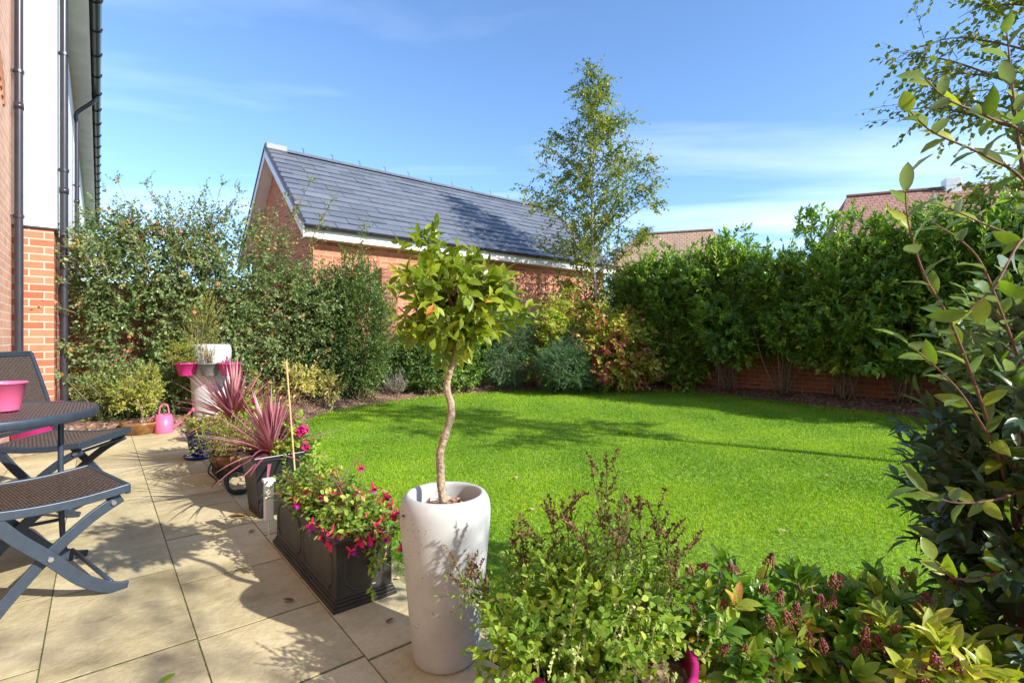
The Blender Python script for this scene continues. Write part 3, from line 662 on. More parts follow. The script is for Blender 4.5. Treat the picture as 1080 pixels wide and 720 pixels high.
# ------------------------------------------------------------------ background planting
# climber along the back wall
def climber():
    root = thing('climbing_shrub', 'large berried climbing shrub with arching sprays between house and garage', 'climber', (1.2,8.2,.05))
    B0 = np.array([1.2,8.2,.05]); g = Geo(); gs = Geo()
    segs = [((.25,7.75,1.25),(.62,.42,1.25),900), ((1.15,7.85,1.35),(.75,.5,1.3),1050), ((2.0,7.95,1.3),(.75,.5,1.12),950), ((2.65,7.9,1.05),(.55,.5,1.0),620), ((.75,7.7,2.1),(.75,.4,.5),450), ((2.6,8.1,1.85),(.7,.4,.4),220), ((-.05,7.45,1.9),(.3,.3,.55),160), ((3.3,8.3,1.8),(.4,.3,.45),150)]
    for i, (c, R, n) in enumerate(segs):
        O, tw = crown_twigs(c, R, n, .3, 60+i, .55, .15, .6, .25, .1)
        twigleaves(g, O-B0, tw, rng.uniform(.18,.4,len(O)), 11, .056, .042, T_LO, ang=1.1, droop=.15, tint=np.clip(rng.beta(2,2.6,len(O)),0,1), gb=gs, tw=.0016)
    # arching sprays reaching into the sky
    tips = [(120,182,5.9),(160,205,6.0),(100,215,5.7),(190,222,6.2),(215,200,6.3),(235,192,6.4),(255,200,6.5),(150,190,6.1),(80,250,5.4),(50,262,5.2),(130,215,6),(175,215,6.1),(330,185,7.4),(352,208,7.4),(300,200,7.4),(275,222,7),(340,235,7.3),(205,215,6.3),(245,215,6.5),(312,218,7.2),(145,225,6),(385,235,7.7),(30,245,5.3),(228,226,6.4),(110,200,5.8)]
    for i, (px, py, d) in enumerate(tips):
        tip = Dp(px, py, d); bx = px + (40 if px < 200 else -30)+rng.normal(0,14)
        if px < 60: bx = px+55
        base = Dp(bx, 290, d+.2); mid = (tip+base)/2 + np.array([0,0,.16])
        c = curve3([base, base*.5+mid*.5+np.array([0,0,.05]), mid, tip], 6) - B0
        gs.tube(c, np.linspace(.006,.0015,len(c)), 4)
        n = 34; tt = rng.uniform(.15,1,n); ii = (tt*(len(c)-1)).astype(int).clip(0,len(c)-2)
        O = c[ii]; dd = nz(c[ii+1]-c[ii]); tw = nz(dd + rng.normal(0,.75,(n,3)))
        twigleaves(g, O, tw, rng.uniform(.06,.22,n), 7, .042, .028, T_LO, ang=1.0, droop=.1, tint=np.clip(rng.beta(2,2,n)+.12,0,1), gb=gs, tw=.0012)
    # a few long runners over the pillar
    for (a, b_) in (((75,300,5.3),(28,292,5.05)),((80,330,5.3),(32,330,5.05)),((90,370,5.4),(40,372,5.1)),((85,400,5.4),(48,408,5.2)),((100,285,5.6),(62,270,5.2))):
        c = curve3([Dp(*a), (Dp(*a)+Dp(*b_))/2+np.array([0,0,.06]), Dp(*b_)], 6)-B0; gs.tube(c, np.linspace(.005,.0015,len(c)), 4)
        n = 14; ii = rng.integers(2,len(c)-1,n); O = c[ii]; tw = nz(nz(c[ii]-c[ii-1])+rng.normal(0,.7,(n,3)))
        twigleaves(g, O, tw, .1, 6, .05, .038, T_LO, ang=1.0, tint=np.clip(rng.beta(2,2,n)+.1,0,1), gb=gs, tw=.0012)
    g.build('foliage', M['l_climber'], root)
    stems(gs, np.array([.2,0,0]), [np.array(p)-B0 for p in ((0,7.9,2),(.6,7.9,2.3),(1.2,7.9,2.4),(2,8,2.4),(2.6,8,2.3),(1.6,7.8,1.5),(.3,7.7,1.2))], .022, .006, .12, .15)
    gs.build('stem', M['bark'], root, smooth=True)
    # berry clusters
    for px, py in [(107,238),(140,258),(165,236),(172,247),(190,245),(134,236),(320,333),(350,355),(80,305),(72,250),(150,250),(205,330),(136,355),(140,362),(230,300),(290,262),(330,262),(260,345)]:
        c = Dp(px, py, 6.1 if px < 260 else 7.0)-B0
        gb = Geo(); gb.tube([c+[0,0,-.04],c+[0,0,.04]], .003, 5)
        for _ in range(11):
            q = c + nz(rng.normal(0,1,3))*rng.uniform(.004,.02); gb.lathe([(.0,-.012),(.010,-.006),(.012,.0),(.009,.008),(0,.012)], q, 6, .5)
        gb.build('berry_cluster', M['terracotta'], root, smooth=True)
climber()
def wallshade(z0, z1): return None
# privet column
b_ = G(375,425); shrub('privet_shrub', 'tall dark green column of small glossy leaves left of the standard tree', 'shrub', (b_[0],b_[1],.1), (b_[0],b_[1],1.12), (.52,.5,1.15), 2200, .26, 12, .055, .03, 'l_privet', seed=3, nst=7, group=None, up=.5, amp=.14)
b_ = G(345,424); shrub('privet_shrub', 'dark leafy shrub filling the gap between climber and privet column', 'shrub', (b_[0]-.1,b_[1]+.2,.1), (b_[0]-.1,b_[1]+.2,.98), (.45,.4,.98), 1300, .26, 12, .05, .03, 'l_climber', seed=4, nst=6, up=.4, amp=.16)
b_ = G(445,417); shrub('evergreen_shrub', 'dark evergreen shrub low behind the standard tree stem', 'shrub', (b_[0],b_[1]+.1,.1), (b_[0],b_[1]+.1,.55), (.62,.5,.62), 900, .22, 11, .075, .04, 'l_privet', seed=5, up=.5)
b_ = G(497,415); shrub('evergreen_shrub', 'mid green glossy shrub beneath the slate roof right of the standard tree stem', 'shrub', (b_[0],b_[1]+.3,.1), (b_[0],b_[1]+.3,.75), (.6,.5,.72), 900, .24, 11, .075, .04, 'l_laurel', seed=6, up=.5)
b_ = G(418,421); shrub('lavender', 'small silvery grey lavender clump at the lawn edge', 'plant', (b_[0],b_[1],.05), (b_[0],b_[1],.17), (.2,.17,.19), 170, .22, 9, .05, .008, 'l_grey', seed=7, up=1.4, ang=.5, nst=3, sr=.004, wob=.3)
b_ = Dp(600,400,9.3); shrub('juniper', 'blue green feathery juniper with arching plumes by the red leaved shrub', 'shrub', (b_[0],b_[1],.08), (b_[0],b_[1],.52), (.72,.6,.56), 2400, .26, 18, .042, .013, 'l_conifer', seed=8, up=.45, ang=.6, amp=.22)
b_ = G(548,413); shrub('juniper', 'larger green juniper mass beneath the garage gutter', 'shrub', (b_[0],b_[1]+.25,.08), (b_[0],b_[1]+.3,.85), (.85,.6,.82), 2900, .28, 18, .044, .013, 'l_conifer', seed=9, up=.5, ang=.6, amp=.22)
# yellowing shrub
def yel(label, px, py, rx, h, n, seed):
    b_ = G(px,py); return shrub('deciduous_shrub', label, 'shrub', (b_[0],b_[1],.04), (b_[0],b_[1],h*.62), (rx,rx*.8,h*.45), int(n*.6), .16, 7, .085, .034, 'l_yellow', seed=seed, nst=9, sr=.006, up=.5, shell=.2, droop=.15)
yel('pale yellow leaved twiggy shrub behind the bamboo cane', 318, 436, .34, .70, 130, 11)
yel('smaller pale yellow shrub with bare stems beside the privet column', 348, 433, .2, .55, 60, 12)
# dogwood / red leaved
def redtint(P):
    return np.clip(.52 + .30*np.sin(P[:,0]*3.2+P[:,1]*2.0) + .25*rng.normal(0,1,len(P)) - .15*(P[:,2]-1.0), 0, 1)
b_ = Dp(650,400,9.5); shrub('red_leaved_shrub', 'autumn shrub with crimson and yellow green drooping leaves under the birch', 'shrub', (b_[0],b_[1],.08), (b_[0],b_[1],.85), (.85,.6,.85), 900, .28, 9, .11, .06, 'l_dogwood', seed=13, nst=12, sr=.009, up=.3, droop=.45, barkm='redtwig', tintf=redtint)
b_ = atX(600,7.4); b2 = tuple(Dp(600,400,10.2)[:2]); shrub('red_leaved_shrub', 'yellow green and pink tinted shrub against the garage wall left of birch trunk', 'shrub', (b2[0],b2[1],.08), (b2[0],b2[1],1.0), (.9,.5,.95), 800, .28, 9, .11, .06, 'l_dogwood', seed=14, nst=9, sr=.009, up=.3, droop=.4, barkm='redtwig', tintf=lambda P: np.clip(redtint(P)-.12,0,1))
b_ = G(722,412); shrub('leafy_shrub', 'bright green broad leaved low shrub between red shrub and laurel hedge', 'shrub', (b_[0],b_[1],.08), (b_[0],b_[1]+.05,.5), (.62,.5,.5), 480, .25, 8, .11, .065, 'l_fuchsia', seed=15, nst=9, sr=.007, up=.5)
b_ = G(784,405); shrub('leafy_shrub', 'tiny dark shrub at the foot of the wall between two laurels', 'shrub', (b_[0],b_[1]-.1,.1), (b_[0],b_[1]-.1,.28), (.22,.2,.24), 90, .16, 8, .08, .045, 'l_privet', seed=16, nst=5, sr=.005, up=.5)
# laurel hedge along the right wall
hp = [(684,'behind the red leaved shrub',2.9,.5),(718,'second from the left, above the bright green low shrub',2.85,.7),(766,'third from the left, in front of the distant tan roof gap',2.9,.9),(826,'middle one, with many bare stems over the bark bed',2.75,.85),(890,'below the left end of the distant red roof',2.68,.8),(955,'below the distant chimney',2.72,.85),(1030,'last one, behind the bay branches',2.85,.85),(1120,'beyond the right edge behind the bay',2.9,.8)]
for i, (px, txt, zt, rx) in enumerate(hp):
    zt -= .27; b_ = atX(px, 8.72); zc = (zt+.5)/2
    def ex(g, gs, base, zt=zt, rx=rx):
        # upright leaders at the top
        n = 34; O = np.column_stack([rng.normal(0,rx*.5,n), rng.normal(0,.4,n), rng.uniform(zt-.6,zt-.25,n)-base[2]])
        twigleaves(g, O, np.column_stack([rng.normal(0,.2,(n,2)), np.ones(n)]), rng.uniform(.25,.5,n), 11, .10, .04, T_LO, ang=.8, tint=np.clip(rng.beta(2,2,n)+.15,0,1), gb=gs, tw=.003)
        tops = [np.array([rng.normal(0,.3), rng.normal(0,.3), rng.uniform(.9,1.5)]) for _ in range(8)]
        stems(gs, (0,0,0), tops, .013, .007, .10, .04)
    shrub('laurel_shrub', 'tall laurel hedge shrub '+txt, 'shrub', (b_[0],b_[1],.12), (b_[0]-.12,b_[1],zc), (rx*.85,.80,(zt-.45)/2), 1900, .19, 11, .115, .050, 'l_laurel', seed=20+i, nst=6, sr=.014, up=.45, amp=.32, wob=.6, group='laurel shrubs along the right wall', extra=ex, zmin=.50)

# ------------------------------------------------------------------ birches
def birch(name, label, base, ht, R, prof, nb, seed, twn=26, leaf=.055, mat='l_birch', z0=.9, up=.75, nl=8, stems_n=1, spray=.35):
    r = np.random.default_rng(seed); root = thing(name, label, 'tree', base); gt = Geo(); g = Geo(); gs = Geo()
    tp = curve3([(0,0,0),(.03,-.02,ht*.25),(-.04,.03,ht*.5),(.03,.02,ht*.75),(0,0,ht)], 6)
    gt.tube(tp, np.linspace(.062,.005,len(tp))**1.0*np.linspace(1,.6,len(tp)), 9)
    for i in range(stems_n):
        a = r.uniform(0,6.28); e = np.array([math.cos(a)*R*.35, math.sin(a)*R*.35, ht*.55])
        c = curve3([(0,0,.15), e*np.array([.4,.4,.35]), e*np.array([.8,.8,.7]), e], 5); gs.tube(c, np.linspace(.018,.005,len(c)), 6)
    for i in range(nb):
        h = z0 + (ht-z0)*(i+.5)/nb; rr = prof((h-z0)/(ht-z0))*R*r.uniform(.55,1.1)
        a = i*2.4+r.normal(0,.4); b0 = np.array([np.interp(h, tp[:,2], tp[:,j]) for j in range(2)]+[h])
        dv = np.array([math.cos(a), math.sin(a), 0]); L_ = rr
        c = curve3([b0, b0+dv*L_*.35+np.array([0,0,L_*up*.45]), b0+dv*L_*.75+np.array([0,0,L_*up*.8]), b0+dv*L_+np.array([0,0,L_*up*.85])], 5)
        gs.tube(c, np.linspace(.008+.007*(1-i/nb),.0015,len(c)), 5)
        n = max(5, int(twn*(rr/R+.15)*r.uniform(.6,1.15))); ii = (r.uniform(.2,1,n)*(len(c)-2)).astype(int)
        O = c[ii] + r.normal(0,.05,(n,3)); tw = nz(nz(c[ii+1]-c[ii])*.7 + r.normal(0,.55,(n,3)) + np.array([0,0,-.12]))
        twigleaves(g, O, tw, r.uniform(.5,1.2,n)*spray, nl, leaf, leaf*.72, T_LO, ang=1.1, droop=.35, tint=np.clip(r.beta(2,2.3,n),0,1), gb=gs, tw=.0018)
    gt.build('trunk', M['birchbark'], root, smooth=True); gs.build('branches', M['twig'], root, smooth=True)
    g.build('crown', M[mat], root); return root
b_ = G(627,407.5); birch('birch_tree', 'slender silver birch rising above the slate roof and hedge', (b_[0],b_[1],.05), 6.6, 1.62, lambda t: (.35+.9*t*3.2 if t < .22 else 1.08*(1-(t-.22)/.78)**.8+.02), 92, 5, 42, .078, z0=.8, stems_n=4, nl=9)
birch('birch_tree', 'birch crown with hanging leaves at the upper right behind the bay branches', (5.55,.15,.03), 5.6, 1.35, lambda t: math.sin(min(1,t*1.1+.18)*3.0)*.9+.12, 48, 9, 34, .07, z0=1.7, stems_n=2, nl=9)
# ------------------------------------------------------------------ furniture
def weave(g, fn, na, nb):          # fn(a,b,off) -> point; strands run along b
    for i in range(na):
        a0, a1 = (i+.12)/na, (i+.88)/na; am = (a0+a1)/2; v = []
        for j in range(nb*2+1):
            b = j/(nb*2); o = .0022*math.sin(math.pi*(j/2.0*1.0 + i))*1.0
            v += [fn(a0,b,o-.0012), fn(am,b,o+.0012), fn(a1,b,o-.0012)]
        f = []
        for j in range(nb*2): f += [(j*3,j*3+1,j*3+4,j*3+3),(j*3+1,j*3+2,j*3+5,j*3+4)]
        g.add(v, f)
def folding_chair(label):
    root = thing('folding_chair', label, 'chair', (0,0,0), 0, 'woven folding garden chairs')
    xf, xb, hw, zs = .21, -.24, .265, .42
    def sag(x): 
        t = (x-xb)/(xf-xb); return zs - .018*math.sin(math.pi*t) + .004*t
    fn = lambda a, b, o: (xb+.01+(xf-xb-.02)*a, -hw+.015+(2*hw-.03)*b, sag(xb+(xf-xb)*a)+.004+o)
    g = Geo(); weave(g, fn, 40, 30); g.build('seat', M['wicker'], root, smooth=True)
    gb = Geo(); v = []; n = 12
    for i in range(n+1):
        x = xb+.01+(xf-xb-.02)*i/n; v += [(x,-hw+.015,sag(x)-.002),(x,hw-.015,sag(x)-.002)]
    gb.add(v, [(2*i,2*i+1,2*i+3,2*i+2) for i in range(n)]); gb.build('seat_backing', M['wicker_back'], root)
    fr = Geo()
    for s in (-1,1):
        fr.flatbar([(xb,sag(xb)-.006),(xb+.15,sag(xb+.15)-.006),(xf-.15,sag(xf-.15)-.006),(xf,sag(xf)-.006)], s*hw, .034, .022)
    fr.box((xf-.012,-hw,zs-.028),(xf+.008,hw,zs+.012)); fr.box((xb-.008,-hw,zs-.028),(xb+.012,hw,zs+.008))
    fr.build('seat_frame', M['metal'], root, bevel=.003)
    for s in (-1,1):
        g = Geo(); g.flatbar([(.205,.004),(.15,.022),(.06,.085),(-.04,.205),(-.13,.305),(-.20,.40),(-.235,.45)], s*(hw-.0), .046, .014)
        g.build('leg', M['metal'], root, bevel=.003)
        g = Geo(); g.flatbar([(.195,.375),(.09,.315),(-.04,.205),(-.14,.095),(-.205,.012)], s*(hw-.035), .042, .014)
        g.build('leg', M['metal'], root, bevel=.003)
        for (x,z,yy) in ((-.04,.205,hw+.009),(.165,.36,hw-.022)):
            g = Geo(); g.tube([(x,s*(yy-.006),z),(x,s*(yy+.004),z)], .009, 12); g.build('bolt', M['bolt'], root)
    for x_, z_, e_ in ((.15,.045,0),(-.17,.055,.03),(.17,.362,.03)):
        g = Geo(); g.tube([(x_,-hw+e_,z_),(x_,hw-e_,z_)], .009, 8); g.build('stretcher', M['metal'], root, smooth=True)
    # backrest
    p0, p1 = np.array([-.235,.45]), np.array([-.375,.945])
    g = Geo()
    for s in (-1,1): g.flatbar([tuple(p0),tuple(p0*.65+p1*.35+np.array([.008,0])),tuple(p0*.3+p1*.7+np.array([.006,0])),tuple(p1)], s*(hw-.012), .03, .022)
    g.box((p1[0]-.012,-hw+.01,p1[1]-.02),(p1[0]+.012,hw-.01,p1[1]+.012)); g.box((p0[0]-.02,-hw+.01,p0[1]+.01),(p0[0]+.0,hw-.01,p0[1]+.035)); bf = g.build('back_frame', M['metal'], root, bevel=.003)
    q0 = p0+np.array([0,.03]); nn = np.array([p1[1]-p0[1], p0[0]-p1[0]]); nn = nn/np.linalg.norm(nn)
    fn = lambda a, b, o: ((q0+(p1-q0)*a+nn*o)[0]+.003, -hw+.025+(2*hw-.05)*b, (q0+(p1-q0)*a+nn*o)[1])
    g = Geo(); weave(g, fn, 42, 28); g.build('backrest', M['wicker'], root, smooth=True)
    g = Geo(); g.add([(q0[0]-.001,-hw+.02,q0[1]),(q0[0]-.001,hw-.02,q0[1]),(p1[0]-.001,hw-.02,p1[1]),(p1[0]-.001,-hw+.02,p1[1])], [(0,1,2,3)]); g.build('back_backing', M['wicker_back'], root)
    return root
c1 = folding_chair('nearest woven folding chair with curved blue grey legs at the patio front')
a = math.radians(15); fw = np.array([math.cos(a), math.sin(a)]); lf = np.array([-math.sin(a), math.cos(a)])
cn_ = np.array([.097,2.669]); c0 = cn_ - fw*.21 + lf*.265; c1.location = (*c0,0); c1.rotation_euler = (0,0,a)
c2 = copy_tree(c1); c2['label'] = 'far woven folding chair with its back against the house, behind the round table'
a = math.radians(-28); fw = np.array([math.cos(a), math.sin(a)]); lf = np.array([-math.sin(a), math.cos(a)])
cn_ = np.array([-.076,3.90]); c0 = cn_ - fw*.21 + lf*.25; c2.location = (*c0,0); c2.rotation_euler = (0,0,a)
tb = thing('round_table', 'round woven topped garden table with blue grey metal rim', 'table', (-.42,3.12,0))
g = Geo(); zt = .72; R = .42; g.lathe([(R-.02,zt-.0),(R-.012,zt+.006),(R-.002,zt+.004),(R,zt-.002),(R,zt-.03),(R-.006,zt-.034),(R-.02,zt-.034),(R-.02,zt)], k=64); g.build('rim', M['metal'], tb, smooth=True)
g = Geo(); g.lathe([(0,zt-.004),(R-.018,zt-.004),(R-.018,zt-.016),(0,zt-.016)], k=64); g.build('tabletop', M['wicker_back'], tb)
g = Geo()
for i in range(64):
    x = -R+.02+(2*R-.04)*(i+.5)/64; hl = math.sqrt(max(0,(R-.021)**2-x*x)); nb = max(2, int(hl*2/.02)); v = []
    for j in range(nb*2+1):
        o = .0016*math.sin(math.pi*(j/2.0+i)); y = -hl+2*hl*j/(nb*2); v += [(x-.005,y,zt+o-.001),(x,y,zt+o+.001),(x+.005,y,zt+o-.001)]
    f = []
    for j in range(nb*2): f += [(j*3,j*3+1,j*3+4,j*3+3),(j*3+1,j*3+2,j*3+5,j*3+4)]
    g.add(v, f)
g.build('woven_top', M['wicker'], tb, smooth=True)
for i in range(4):
    an = math.radians(8+90*i); x, y = .285*math.cos(an), .285*math.sin(an)
    g = Geo(); g.tube(curve3([(x,y,zt-.03),(x*1.0,y*1.0,.3),(x*1.04,y*1.04,.06),(x*1.12,y*1.12,.0)],5), .0115, 10); g.build('leg', M['metal'], tb, smooth=True)
for i in range(2):
    g = Geo(); an = math.radians(8+90*i); x, y = .285*math.cos(an), .285*math.sin(an); g.tube([(x,y,.2+.004*i),(-x,-y,.2+.004*i)], .008, 8); g.build('stretcher', M['metal'], tb, smooth=True)

# ------------------------------------------------------------------ pots and buckets
def pot(root, prof, mat, name='pot', k=32, c=(0,0,0), par=None):
    g = Geo(); g.lathe(prof, c, k); return g.build(name, M[mat], par or root, smooth=True)
def bucketprof(r0, r1, h, lip=.008, t=.004): return [(0,.0),(r0*.96,0),(r0,.004),(r1,h-lip*1.6),(r1+lip,h-lip*1.5),(r1+lip,h),(r1-t,h),(r1-t-.002,h-lip*2),(r0-t+.002,.02),(0,.02)]
def soildisc(root, r, z, name='soil', c=(0,0)):
    g = Geo(); g.lathe([(0,z+.008),(r*.6,z+.006),(r,z)], (c[0],c[1],0), 20); return g.build(name, M['soil'], root, smooth=True)
p = Dp(3, 437, 2.22); t = thing('bucket', 'light pink plastic bucket standing on the round table', 'bucket', (p[0],p[1],.726))
pot(t, bucketprof(.055,.078,.125,.004), 'pink'); 
p = Dp(38, 455, 4.95); t = thing('tub', 'large magenta flexible tub on the patio by the house wall', 'tub', (p[0],p[1],0)); pot(t, bucketprof(.17,.215,.40,.008), 'magenta')
g = Geo(); g.tube(curve3([(-.09,-.215,.36),(-.05,-.235,.43),(.05,-.235,.43),(.09,-.215,.36)]), .012, 8); g.build('handle', M['magenta'], t, smooth=True)
p = Dp(24, 459, 4.5); g = Geo(); g.box((-.16,-.1,0),(.16,.1,.09)); o = g.build('stone_block', M['wood'], bevel=.01); o.location = (p[0],p[1],.0); o.rotation_euler = (0,0,.5); tag(o, 'pale timber block on the patio beneath the far folding chair', 'block')

# tall cement planter and standard tree
PT = Dp(470,600,1.67); PT[2] = 0
t = thing('tall_planter', 'tall tapering white cement planter holding the curly stemmed tree', 'planter', PT)
g = Geo(); prof = [(0,0),(.088,0),(.100,.005),(.106,.018),(.114,.09),(.124,.2),(.134,.3),(.142,.39),(.147,.45),(.148,.482),(.145,.508),(.137,.527),(.127,.537),(.119,.538),(.114,.533),(.112,.52),(.112,.46),(.112,.40)]
pp = np.array(prof); u = np.linspace(0, len(pp)-1, 4*(len(pp)-1)+1); prof = list(zip(catmull(pp[:,0],u), catmull(pp[:,1],u)))
g.lathe(prof, k=56); g.build('pot', M['cement'], t, smooth=True)
soildisc(t, .114, .478)
g = Geo(); n = 60; add_leaves(g, np.column_stack([rng.normal(0,.045,(n,2)), np.full(n,.492)]), rng.normal(0,1,(n,3))*[1,1,.2], np.tile([0,0,1.],(n,1))+rng.normal(0,.3,(n,3)), rng.uniform(.02,.04,n), .015, T_LO, rng.random(n)); g.build('leaf_litter', M['chips'], t)
st = thing('standard_tree', 'lollipop shaped standard tree with yellow green crown on a curly stem', 'tree', (PT[0],PT[1],.48))
S0 = np.array([PT[0],PT[1],.48]); pts = [Dp(x,y,1.67)-S0 for x,y in ((468,530),(467,512),(466,495),(463,480),(466,462),(475,440),(477,425),(473,410),(473,395),(477,378),(480,362))]
pts = [q+np.array([0,.012*math.sin(i*1.2),0]) for i, q in enumerate(pts)]
g = Geo(); c = curve3(pts, 5); g.tube(c, np.linspace(.0145,.011,len(c))*(1+.06*np.sin(np.arange(len(c))*1.3)), 10); g.build('trunk', M['palebark'], st, smooth=True)
top = pts[-1]; CC = Dp(476,320,1.67)-S0; g = Geo(); gs = Geo()
for i in range(26):
    d = nz(rng.normal(0,1,3)+np.array([0,0,.55])); e = CC + d*np.array([.185,.185,.16]); 
    c = curve3([top-np.array([0,0,.02]), top*.6+e*.4+rng.normal(0,.015,3), e], 5); gs.tube(c, np.linspace(.006,.002,len(c)), 5)
O, tw = crown_twigs(CC, (.20,.20,.165), 250, .08, 33, .2, .15, .6, .3)
twigleaves(g, O, tw, .08, 7, .060, .030, T_FINE, ang=1.1, droop=.12, tint=np.clip(rng.beta(2.2,2.6,len(O))*.9,0,.95), var=.25, gb=gs, tw=.0012)
g.build('crown', M['l_standard'], st, smooth=True); gs.build('branches', M['redtwig'], st, smooth=True)

# lead planter with fuchsia
LPx0, LPx1, LPy0, LPy1, LPz = .69, .94, 1.91, 2.76, .265
t = thing('lead_planter', 'long dark lead style trough planter with octagonal panels', 'planter', ((LPx0+LPx1)/2,(LPy0+LPy1)/2,0))
hx, hy = (LPx1-LPx0)/2, (LPy1-LPy0)/2; g = Geo()
g.box((-hx-.006,-hy-.006,0),(hx+.006,hy+.006,.018)); g.box((-hx,-hy,.018),(hx,hy,.030)); g.box((-hx+.006,-hy+.006,.030),(hx-.006,hy-.006,.042))
th_ = .01
for (a, b_) in (((-hx+.01,-hy+.01),(-hx+.02,hy-.01)),((hx-.02,-hy+.01),(hx-.01,hy-.01)),((-hx+.02,-hy+.01),(hx-.02,-hy+.02)),((-hx+.02,hy-.02),(hx-.02,hy-.01))): g.box((*a,.042),(*b_,LPz-.012))
for (a, b_) in (((-hx+.003,-hy+.003),(-hx+.026,hy-.003)),((hx-.026,-hy+.003),(hx-.003,hy-.003)),((-hx+.026,-hy+.003),(hx-.026,-hy+.026)),((-hx+.026,hy-.026),(hx-.026,hy-.003))): g.box((*a,LPz-.012),(*b_,LPz))
g.build('trough', M['lead'], t, bevel=.002)
def octa(x0, x1, z0, z1, c, fn, r=.0045):
    pts = [(x0+c,z0),(x1-c,z0),(x1,z0+c),(x1,z1-c),(x1-c,z1),(x0+c,z1),(x0,z1-c),(x0,z0+c),(x0+c,z0)]
    g = Geo()
    for a, b_ in zip(pts[:-1], pts[1:]): g.tube([fn(*a), fn(*b_)], r, 6)
    return g
octa(-hx+.045,hx-.045,.065,LPz-.04,.035, lambda u,z: (u,-hy+.010,z)).build('panel_moulding', M['lead'], t)
for (a, b_) in ((-hy+.05,-.02),(.02,hy-.05)): octa(a,b_,.065,LPz-.04,.035, lambda u,z: (-hx+.010,u,z)).build('panel_moulding', M['lead'], t)
g = Geo(); g.box((-hx+.021,-hy+.021,.05),(hx-.021,hy-.021,LPz-.03)); g.build('soil', M['soil'], t)
# fuchsia
fr_ = thing('fuchsia', 'fuchsia with pink and purple hanging flowers spilling from the lead trough', 'plant', ((LPx0+LPx1)/2,(LPy0+LPy1)/2,LPz-.02))
F0 = np.array([(LPx0+LPx1)/2,(LPy0+LPy1)/2,LPz-.02]); g = Geo(); gs = Geo()
for (c, R, n) in (((.02,-.26,.05),(.17,.19,.10),140), ((.02,-.0,.06),(.16,.2,.12),130), ((.0,.27,.06),(.15,.18,.14),110), ((.07,-.36,.0),(.15,.11,.07),60), ((.0,.1,.06),(.17,.3,.08),70)):
    O, tw = crown_twigs(c, R, n, .1, 71, .2, .35, .7, .25, -.06)
    twigleaves(g, O, tw, rng.uniform(.07,.15,len(O)), 8, .036, .021, T_HI, ang=1.1, droop=.25, tint=np.clip(rng.beta(2,2,len(O)),0,1), gb=gs, tw=.0012)
for i in range(12):
    a = rng.uniform(-.38,.38); e = np.array([rng.normal(0,.14), a+rng.normal(0,.08), rng.uniform(.08,.27)]); c = curve3([(0,a,-.02), (e*.5+np.array([0,a*.5,.03])), e], 5); gs.tube(c, np.linspace(.004,.0015,len(c)), 4)
# trailing stem down the front face
tr = curve3([(.02,-.40,.05),(.035,-hy-.03,-.0),(.03,-hy-.03,-.08),(.02,-hy-.035,-.13),(-.01,-hy-.04,-.16)], 5); gs.tube(tr, .002, 4)
ii = rng.integers(5,len(tr)-1,9); twigleaves(g, tr[ii], nz(rng.normal(0,1,(9,3))+[0,-.5,0]), .05, 5, .03, .018, T_HI, ang=1.1, tint=rng.uniform(.3,.8,9))
g.build('foliage', M['l_fuchsia'], fr_, smooth=True); gs.build('stem', M['redtwig'], fr_, smooth=True)
def fuchsia_flower():
    g = Geo(); n = 4; a = np.arange(n)*math.pi/2
    g.tube([(0,0,0),(0,0,-.012),(0,0,-.02)], [.002,.0035,.0045], 6)
    D = np.column_stack([np.cos(a), np.sin(a), np.full(n,-.25)]); add_leaves(g, np.tile([0,0,-.018],(n,1)), D, np.tile([0,0,1.],(n,1)), .024, .013, T_HI, rng.random(n))
    a = a+.78; g2 = Geo(); D = np.column_stack([np.cos(a)*.45, np.sin(a)*.45, np.full(n,-1.)]); add_leaves(g2, np.tile([0,0,-.018],(n,1)), D, np.column_stack([np.cos(a), np.sin(a), np.zeros(n)]), .02, .016, T_HI, rng.random(n))
    g2.tube([(0,0,-.02),(.001,0,-.05)], .0008, 4)
    return g, g2
ga, gb_ = fuchsia_flower(); fa = ga.build('flower', M['f_pink'], fr_); fb = gb_.build('petals', M['f_purple'], fa)
fl = [(352,553),(368,549),(357,535),(373,553),(401,537),(395,530),(403,518),(384,528),(347,520),(386,540),(365,576),(412,562),(325,512),(310,525),(372,512),(352,494),(378,488),(345,570),(398,552),(418,535),(421,570),(392,508),(362,560),(380,560),(389,562),(404,545),(340,548),(399,522),(414,526),(366,528),(384,518),(358,505),(345,512),(430,548),(410,538),(360,517),(330,545),(410,530),(376,566),(335,500),(340,556)]
for i, (px, py) in enumerate(fl):
    d = 2.0 + (560-py)*.006 + rng.normal(0,.02); q = Dp(px, py, d)-F0; o = fa if i == 0 else copy_tree(fa, fr_)
    o.location = tuple(q); o.rotation_euler = (rng.normal(0,.35), rng.normal(0,.35), rng.uniform(0,6)); s_ = rng.uniform(1.2,1.75); o.scale = (s_,)*3
# orange-ish small succulent + white thing at far end of the planter
q = Dp(291,553,2.63); o = thing('rain_gauge', 'white plastic rain gauge tube at the far corner of the lead trough', 'rain gauge', (q[0]-.03,q[1]+.02,.0))
g = Geo(); g.box((-.022,-.018,.10),(.022,.018,.30)); g.build('tube', M['whiteplastic'], o, bevel=.006); g = Geo(); g.box((-.028,-.024,.30),(.028,.024,.315)); g.tube([(0,0,0),(0,0,.1)], .004, 6); g.build('cap', M['whiteplastic'], o, bevel=.003)

